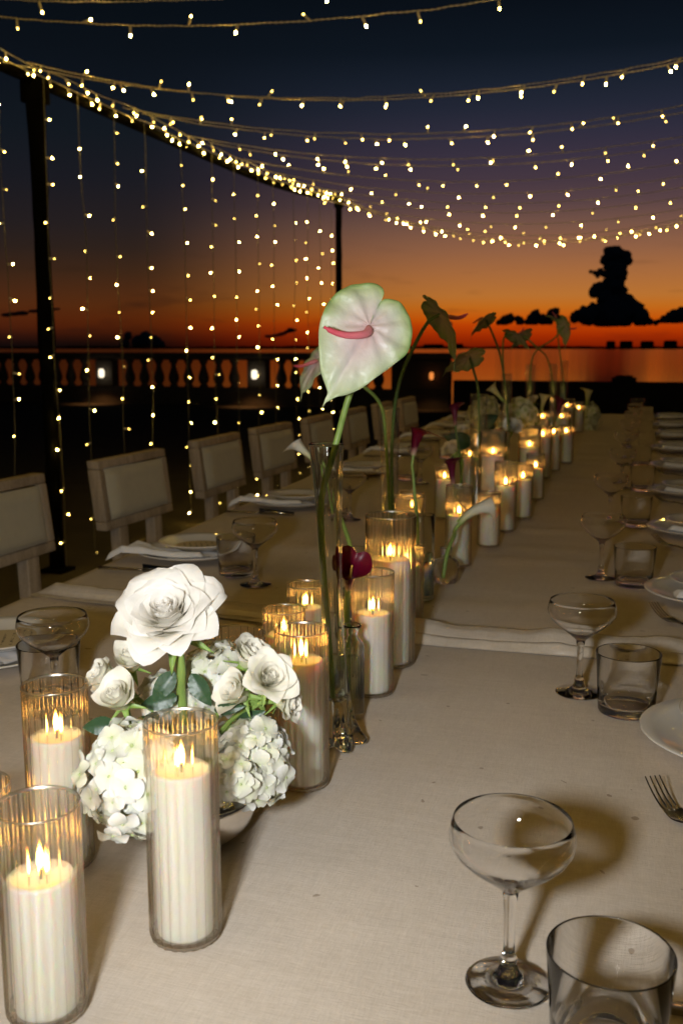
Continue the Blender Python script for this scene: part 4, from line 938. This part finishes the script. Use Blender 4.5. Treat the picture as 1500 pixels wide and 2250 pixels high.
SPA, SPG = anthurium_mesh('anth'), anthurium_mesh('anth_green', cupk=1.1)
mb = MB(); pts = spline([((x - 955) * K, (590 - y) * K, z) for x, y, z in [(948, 600, -.002), (930, 672, .006), (860, 718, .012), (720, 738, .016), (600, 726, .020), (486, 694, .026)]], 22)
tube(mb, pts, lambda s: (.0056 * (1 - .48 * s) if s < .95 else .0016) * (.6 + .4 * min(1, s * 8)), 12, 0, True); SPX = mb.mesh('spadix', 'spadix')
FACE = Matrix((RT, UP, CAMDIR)).transposed()
def anthurium(p, rot, size, lab, green, stem, r=.0028, sm='stem'):
    t = thing('anthurium', lab, 'flower', p, rot, group='anthurium flowers'); t.scale = (size,) * 3
    part('spathe', SPG if green else SPA, t); part('spadix', SPX, t)
    m_ = stem_part(t, stem, r / size, sm); return t
def iv(px, py, d): return at_depth(px, py, d)
p = iv(812, 716, 1.13)
anthurium(p, FACE @ Matrix.Rotation(R_(-8), 3, 'X') @ Matrix.Rotation(R_(6), 3, 'Y'), 1.0, 'large white and pink heart-shaped anthurium in the tall front vase', False,
          [p - CAMDIR * .004, iv(795, 790, 1.175), iv(762, 885, 1.195), iv(742, 960, 1.19), iv(722, 1030, 1.2), iv(706, 1100, 1.215), iv(708, 1210, 1.225), iv(718, 1350, 1.24), iv(729, 1500, 1.25), iv(731, 1535, 1.25)], .0040)
def tippose(px, py, dp, tipv, nrmv):
    """spathe whose tip points along tipv and whose face looks along nrmv"""
    tl = ring[0].normalized(); a = math.atan2(tl.y, tl.x); X = Vector(tipv).normalized(); Zv = Vector(nrmv); Zv = (Zv - X * Zv.dot(X)).normalized(); Yv = Zv.cross(X)
    return iv(px, py, dp), Matrix((X, Yv, Zv)).transposed() @ Matrix.Rotation(-a, 3, 'Z')
AN = [
 (697, 790, 1.9, D(-.5, -.87, .1), D(-.75, .30, .5), .80, 'drooping pale anthurium half hidden behind the left of the heart flower', False, [(690, 806, 1.9), (745, 815, 1.92), (800, 850, 1.97), (838, 895, 2.02), (848, 980, 2.07), (855, 1100, 2.12), (858, 1180, 2.15)]),
 (968, 690, 1.92, D(.62, -.78, .05), D(.45, .50, -.12), .98, 'anthurium arching over the row with a drooping pink spadix', True, [(966, 690, 1.92), (938, 710, 1.94), (905, 770, 1.97), (880, 830, 2.0), (866, 900, 2.03), (860, 1000, 2.07), (862, 1100, 2.12), (860, 1180, 2.15)]),
 (1030, 782, 2.75, D(-.95, -.20, .3), D(.05, .8, -.45), .95, 'pale green anthurium tilted left above the mid row vase', True, [(1030, 784, 2.76), (1040, 815, 2.80), (1050, 860, 2.88), (1052, 960, 2.95), (1056, 1060, 3.0)]),
 (1066, 700, 3.2, D(-.85, -.45, .2), D(-.35, .8, -.3), .8, 'dark anthurium with an upright spadix against the orange sky', True, [(1066, 702, 3.2), (1082, 735, 3.24), (1098, 780, 3.3), (1108, 840, 3.34), (1116, 930, 3.38)]),
 (1128, 735, 4.1, D(.75, -.35, .3), D(.1, .8, -.3), .95, 'small silhouetted anthurium, left of the arching pair', True, [(1126, 733, 4.1), (1108, 740, 4.12), (1104, 770, 4.13), (1106, 830, 4.15)]),
 (1148, 735, 4.15, D(-.6, -.3, .2), D(.3, .7, -.4), .9, 'small silhouetted anthurium on the arching stem left of the cloud', True, [(1150, 738, 4.15), (1180, 765, 4.2), (1200, 785, 4.6), (1212, 830, 4.8), (1218, 900, 4.88)]),
 (1240, 715, 4.6, D(.35, -.9, .1), D(.7, .3, -.3), 1.0, 'far anthurium nodding in front of the dark cloud', True, [(1238, 718, 4.6), (1215, 745, 4.55), (1180, 768, 4.4), (1166, 800, 4.25), (1164, 860, 4.2)]),
 (1222, 700, 5.4, D(-.5, .3, .3), D(.2, .8, .2), .8, 'farthest anthurium, small and dark on a straight stem', True, [(1224, 704, 5.4), (1226, 750, 5.5), (1236, 830, 5.58), (1240, 880, 5.6)])]
for (px, py, dp, tv, nv, sz, lab, gr, st) in AN:
    p, rm = tippose(px, py, dp, tv, nv); anthurium(p, rm, sz, lab, gr, [p] + [iv(*q) for q in st[1:]], .0036, 'stem_dark' if gr and dp < 3.4 else 'stem')
# ------------------------------------------------------------------ callas
def calla_mesh(matname, L=.075, R=.022, tipc=.55, flare=1.0, seed=0, bend=0.0, front=.78, cleft=0.0):
    m_ = MB()
    def fn(u, v):
        a = (v - .5) * 2 * pi * 1.06; fr = (math.cos(a) + 1) / 2            # fr = 1 at the tip side
        t = u * (front + (1 - front) * fr ** 1.5)
        r = .0052 + (R - .0052) * t ** 2.3 * flare + .0016 * (v > .97)
        z = L * t
        if t > .62: k = (t - .62) / .38; r += .020 * tipc * k ** 2 * (.35 + fr); z -= L * .22 * k ** 2 * (.5 + .5 * fr) * tipc
        rt_ = r * (1 + .12 * noise.noise((a, t * 3, seed)) - cleft * math.exp(-(a / .4) ** 2) * t * t)
        x = -rt_ * math.cos(a) if False else rt_ * math.cos(a); y = rt_ * math.sin(a) * (1 - .25 * max(0, t - .75) / .25 * fr ** 3)
        if bend and z > 0:
            th = bend * (z / L) ** 1.3; rb = L / max(bend, .01); zc = rb * math.sin(th); xc = rb * (1 - math.cos(th)); x, z = xc + x * math.cos(th), zc - x * math.sin(th)
        return Vector((x, y, z))
    return G(m_, 20, 36, fn, lambda u, v: u).mesh('spathe', matname)
mb = MB(); tube(mb, [(.001 * i, 0, .012 + .006 * i) for i in range(7)], lambda s: .0026 * (1 - .5 * s), 8, 0, True); CSP = mb.mesh('spadix', mat('calla_spadix', lambda n: P(n, c=(.72, .42, .06), r=.7)))
def axis_x(z, x):
    Z = Vector(z).normalized(); X = Vector(x); X = (X - Z * X.dot(Z)).normalized(); return Matrix((X, Z.cross(X), Z)).transposed()
def calla(px, py, dp, ax, spin, size, matname, lab, stem, sm='stem', r=.0034, **kw):
    p = iv(px, py, dp); t = thing('calla_lily', lab, 'flower', p, axis_x(ax, spin) if isinstance(spin, Vector) else axis_rot(ax, spin), group='calla lilies'); t.scale = (size,) * 3
    part('spathe', calla_mesh(matname, **kw), t); part('spadix', CSP, t)
    stem_part(t, [p + ax * .004 * size] + [p - ax * .02] + [iv(*q) for q in stem], r / size, sm)
calla(765, 1292, 1.345, D(.06, .62, .78), D(.35, .75, -.6), .95, 'calla_red', 'deep red calla facing the camera in the ribbed bottle', [(762, 1345, 1.375), (763, 1400, 1.385), (762, 1470, 1.39), (760, 1545, 1.395)], r=.0044, R=.026, L=.064, front=.88, tipc=.5, cleft=.45)
calla(908, 1000, 1.98, D(.12, .95, .15), D(1, .1, .1), 1.0, 'calla_red', 'magenta calla seen from the side above the plain cylinder vase', [(907, 1040, 1.98), (911, 1090, 1.98), (916, 1150, 1.99), (920, 1260, 2.0)], r=.0030, tipc=1.3, bend=.25)
calla(995, 1062, 2.35, D(-.10, .95, .12), D(1, .2, -.1), .95, 'calla_dark', 'burgundy calla twisting above the small candle in mid row', [(998, 1085, 2.36), (1004, 1110, 2.38)], r=.003, tipc=.9)
calla(1000, 935, 2.75, D(-.05, .98, -.1), 2.2, .9, 'calla_dark', 'dim wine-red calla standing left of the mid row vase', [(1004, 965, 2.75), (1010, 1010, 2.77), (1015, 1080, 2.8)], sm='stem_dark', r=.003)
calla(1222, 915, 4.4, D(.25, .9, -.1), 1.0, 1.25, 'calla_dark', 'burgundy calla leaning over the far candles', [(1212, 940, 4.4), (1205, 965, 4.42)], sm='stem_dark', r=.003)
calla(690, 1012, 1.95, D(-.72, .66, .05), D(-.7, -.5, .2), .85, 'calla_white', 'cream calla peeking out left of the tall front vase rim', [(716, 1055, 1.92), (745, 1130, 1.80), (768, 1195, 1.74), (778, 1260, 1.72)], r=.0040)
calla(1010, 1150, 2.13, D(.58, .80, .05), D(.9, -.5, .1), 1.2, 'calla_white', 'bent cream calla in the small cut-glass bottle', [(998, 1175, 2.1), (985, 1205, 2.06), (978, 1235, 2.05), (973, 1270, 2.05)], r=.0042, tipc=1.0, L=.095, R=.020, bend=1.25)
calla(1188, 905, 4.1, D(.18, .95, .1), -.6, 1.15, 'calla_yellow', 'pale yellow calla left of the far candles', [(1180, 930, 4.05), (1165, 960, 4.0), (1150, 1000, 3.9)], r=.003)
calla(1105, 880, 3.35, D(-.65, .7, .1), .2, 1.05, 'calla_yellow', 'dim yellow-green calla leaning left behind the mid row vase', [(1112, 900, 3.36), (1118, 950, 3.38)], r=.003)
calla(1288, 890, 6.3, D(.1, .98, .1), .5, 1.6, 'calla_yellow', 'pale calla at the far end of the table beside the last candles', [(1284, 905, 6.32), (1278, 930, 6.35)], r=.004)
# ------------------------------------------------------------------ mid and far flower groups
B3 = Vector((-.56, 3.75, T1)); thing('flower_bowl', 'low silver bowl holding the mid-row flowers behind the carnation', 'bowl', B3, mesh=bpy.data.meshes['flower_bowl'], scale=(1.2, 1.2, 1.0))
f3 = B3 + Vector((0, 0, .06))
p = iv(1126, 938, 3.45); ax = D(.1, .6, .6); t = thing('carnation', 'ruffled white carnation in mid row above the candles', 'flower', p - ax * .02, axis_rot(ax))
rndc = random.Random(5)
for i in range(26):
    s = i / 25; me = petal_mesh('petal', 'hydra', .046 * (.8 + .25 * s), .018, .001 + .004 * s, (R_(4), R_(10 + 85 * s)), .5, .2, -.15, i * 3.3, 9, 12, .004); part('petal', me, t, (0, 0, 0), (0, 0, i * 2.4))
stem_part(t, [p - ax * .02, p - ax * .05, f3], .003)
for (px, py, dp, r, n, lab, kd) in [(1062, 915, 3.7, .060, 40, 'dim yellowish hydrangea behind the mid row vase', 'pale'), (1145, 912, 3.9, .055, 36, 'dim hydrangea right of the mid row stems', 'pale'),
        (1292, 915, 6.35, .075, 44, 'greenish hydrangea at the far end of the table', 'pale'), (1286, 950, 6.2, .060, 36, 'lower greenish hydrangea at the far end of the table', 'pale')]:
    hydrangea(iv(px, py, dp), r, n, lab, kd, grp='dim far hydrangeas', sc_=1.9, full=True)
for (px, py, dp, sz, lab, ax) in [(998, 995, 3.1, .045, 'pale cream rose lying open left of the mid row vase', D(-.5, .6, .4)), (1020, 955, 3.5, .04, 'dim pale rose behind the mid row vase on its left', D(-.2, .7, .4)), (1172, 885, 4.4, .036, 'small white rose at left of the far candles', D(-.2, .8, .3))]:
    c = iv(px, py, dp); r_ = thing('spray_rose', lab, 'flower', c, axis_rot(ax), group='far pale roses'); rose(r_, sz, 16, 'spray', .8, 60 + px)
    stem_part(r_, [c - ax * .01, c - ax * .05, Vector((c.x, c.y + .05, T1 + .01))], .003)
for k, (px, py, dp, X) in enumerate([(1040, 940, 3.4, D(.6, .3, .3)), (1085, 945, 3.5, D(-.5, .2, .5)), (1105, 960, 3.4, D(-.6, -.2, .3)), (1035, 975, 3.2, D(-.8, .2, .3))]):
    q = iv(px, py, dp); Yv = X.cross(CAMDIR).normalized(); Zv = X.cross(Yv)
    thing('leaf', ['dark leaf behind the mid row vase', 'dark leaf left of the white carnation', 'dark leaf below the white carnation', 'dark leaf beside the pale cream rose'][k], 'leaf', q, Matrix((X, -Yv, -Zv)).transposed(), 'leaves in the mid row flowers', leaf_mesh(.09, .028))
# ------------------------------------------------------------------ flash light bends through the clear glass onto what stands behind it
for o in col.objects:
    if o.type == 'MESH' and o.data.materials:
        nm = o.data.materials[0].name
        if nm in CAUSTIC: o.cycles.is_caustics_caster = True
        elif nm in ('linen', 'satin_hem', 'green_stem', 'napkin_cloth', 'porcelain', 'kraft_card', 'candle_wax'): o.cycles.is_caustics_receiver = True
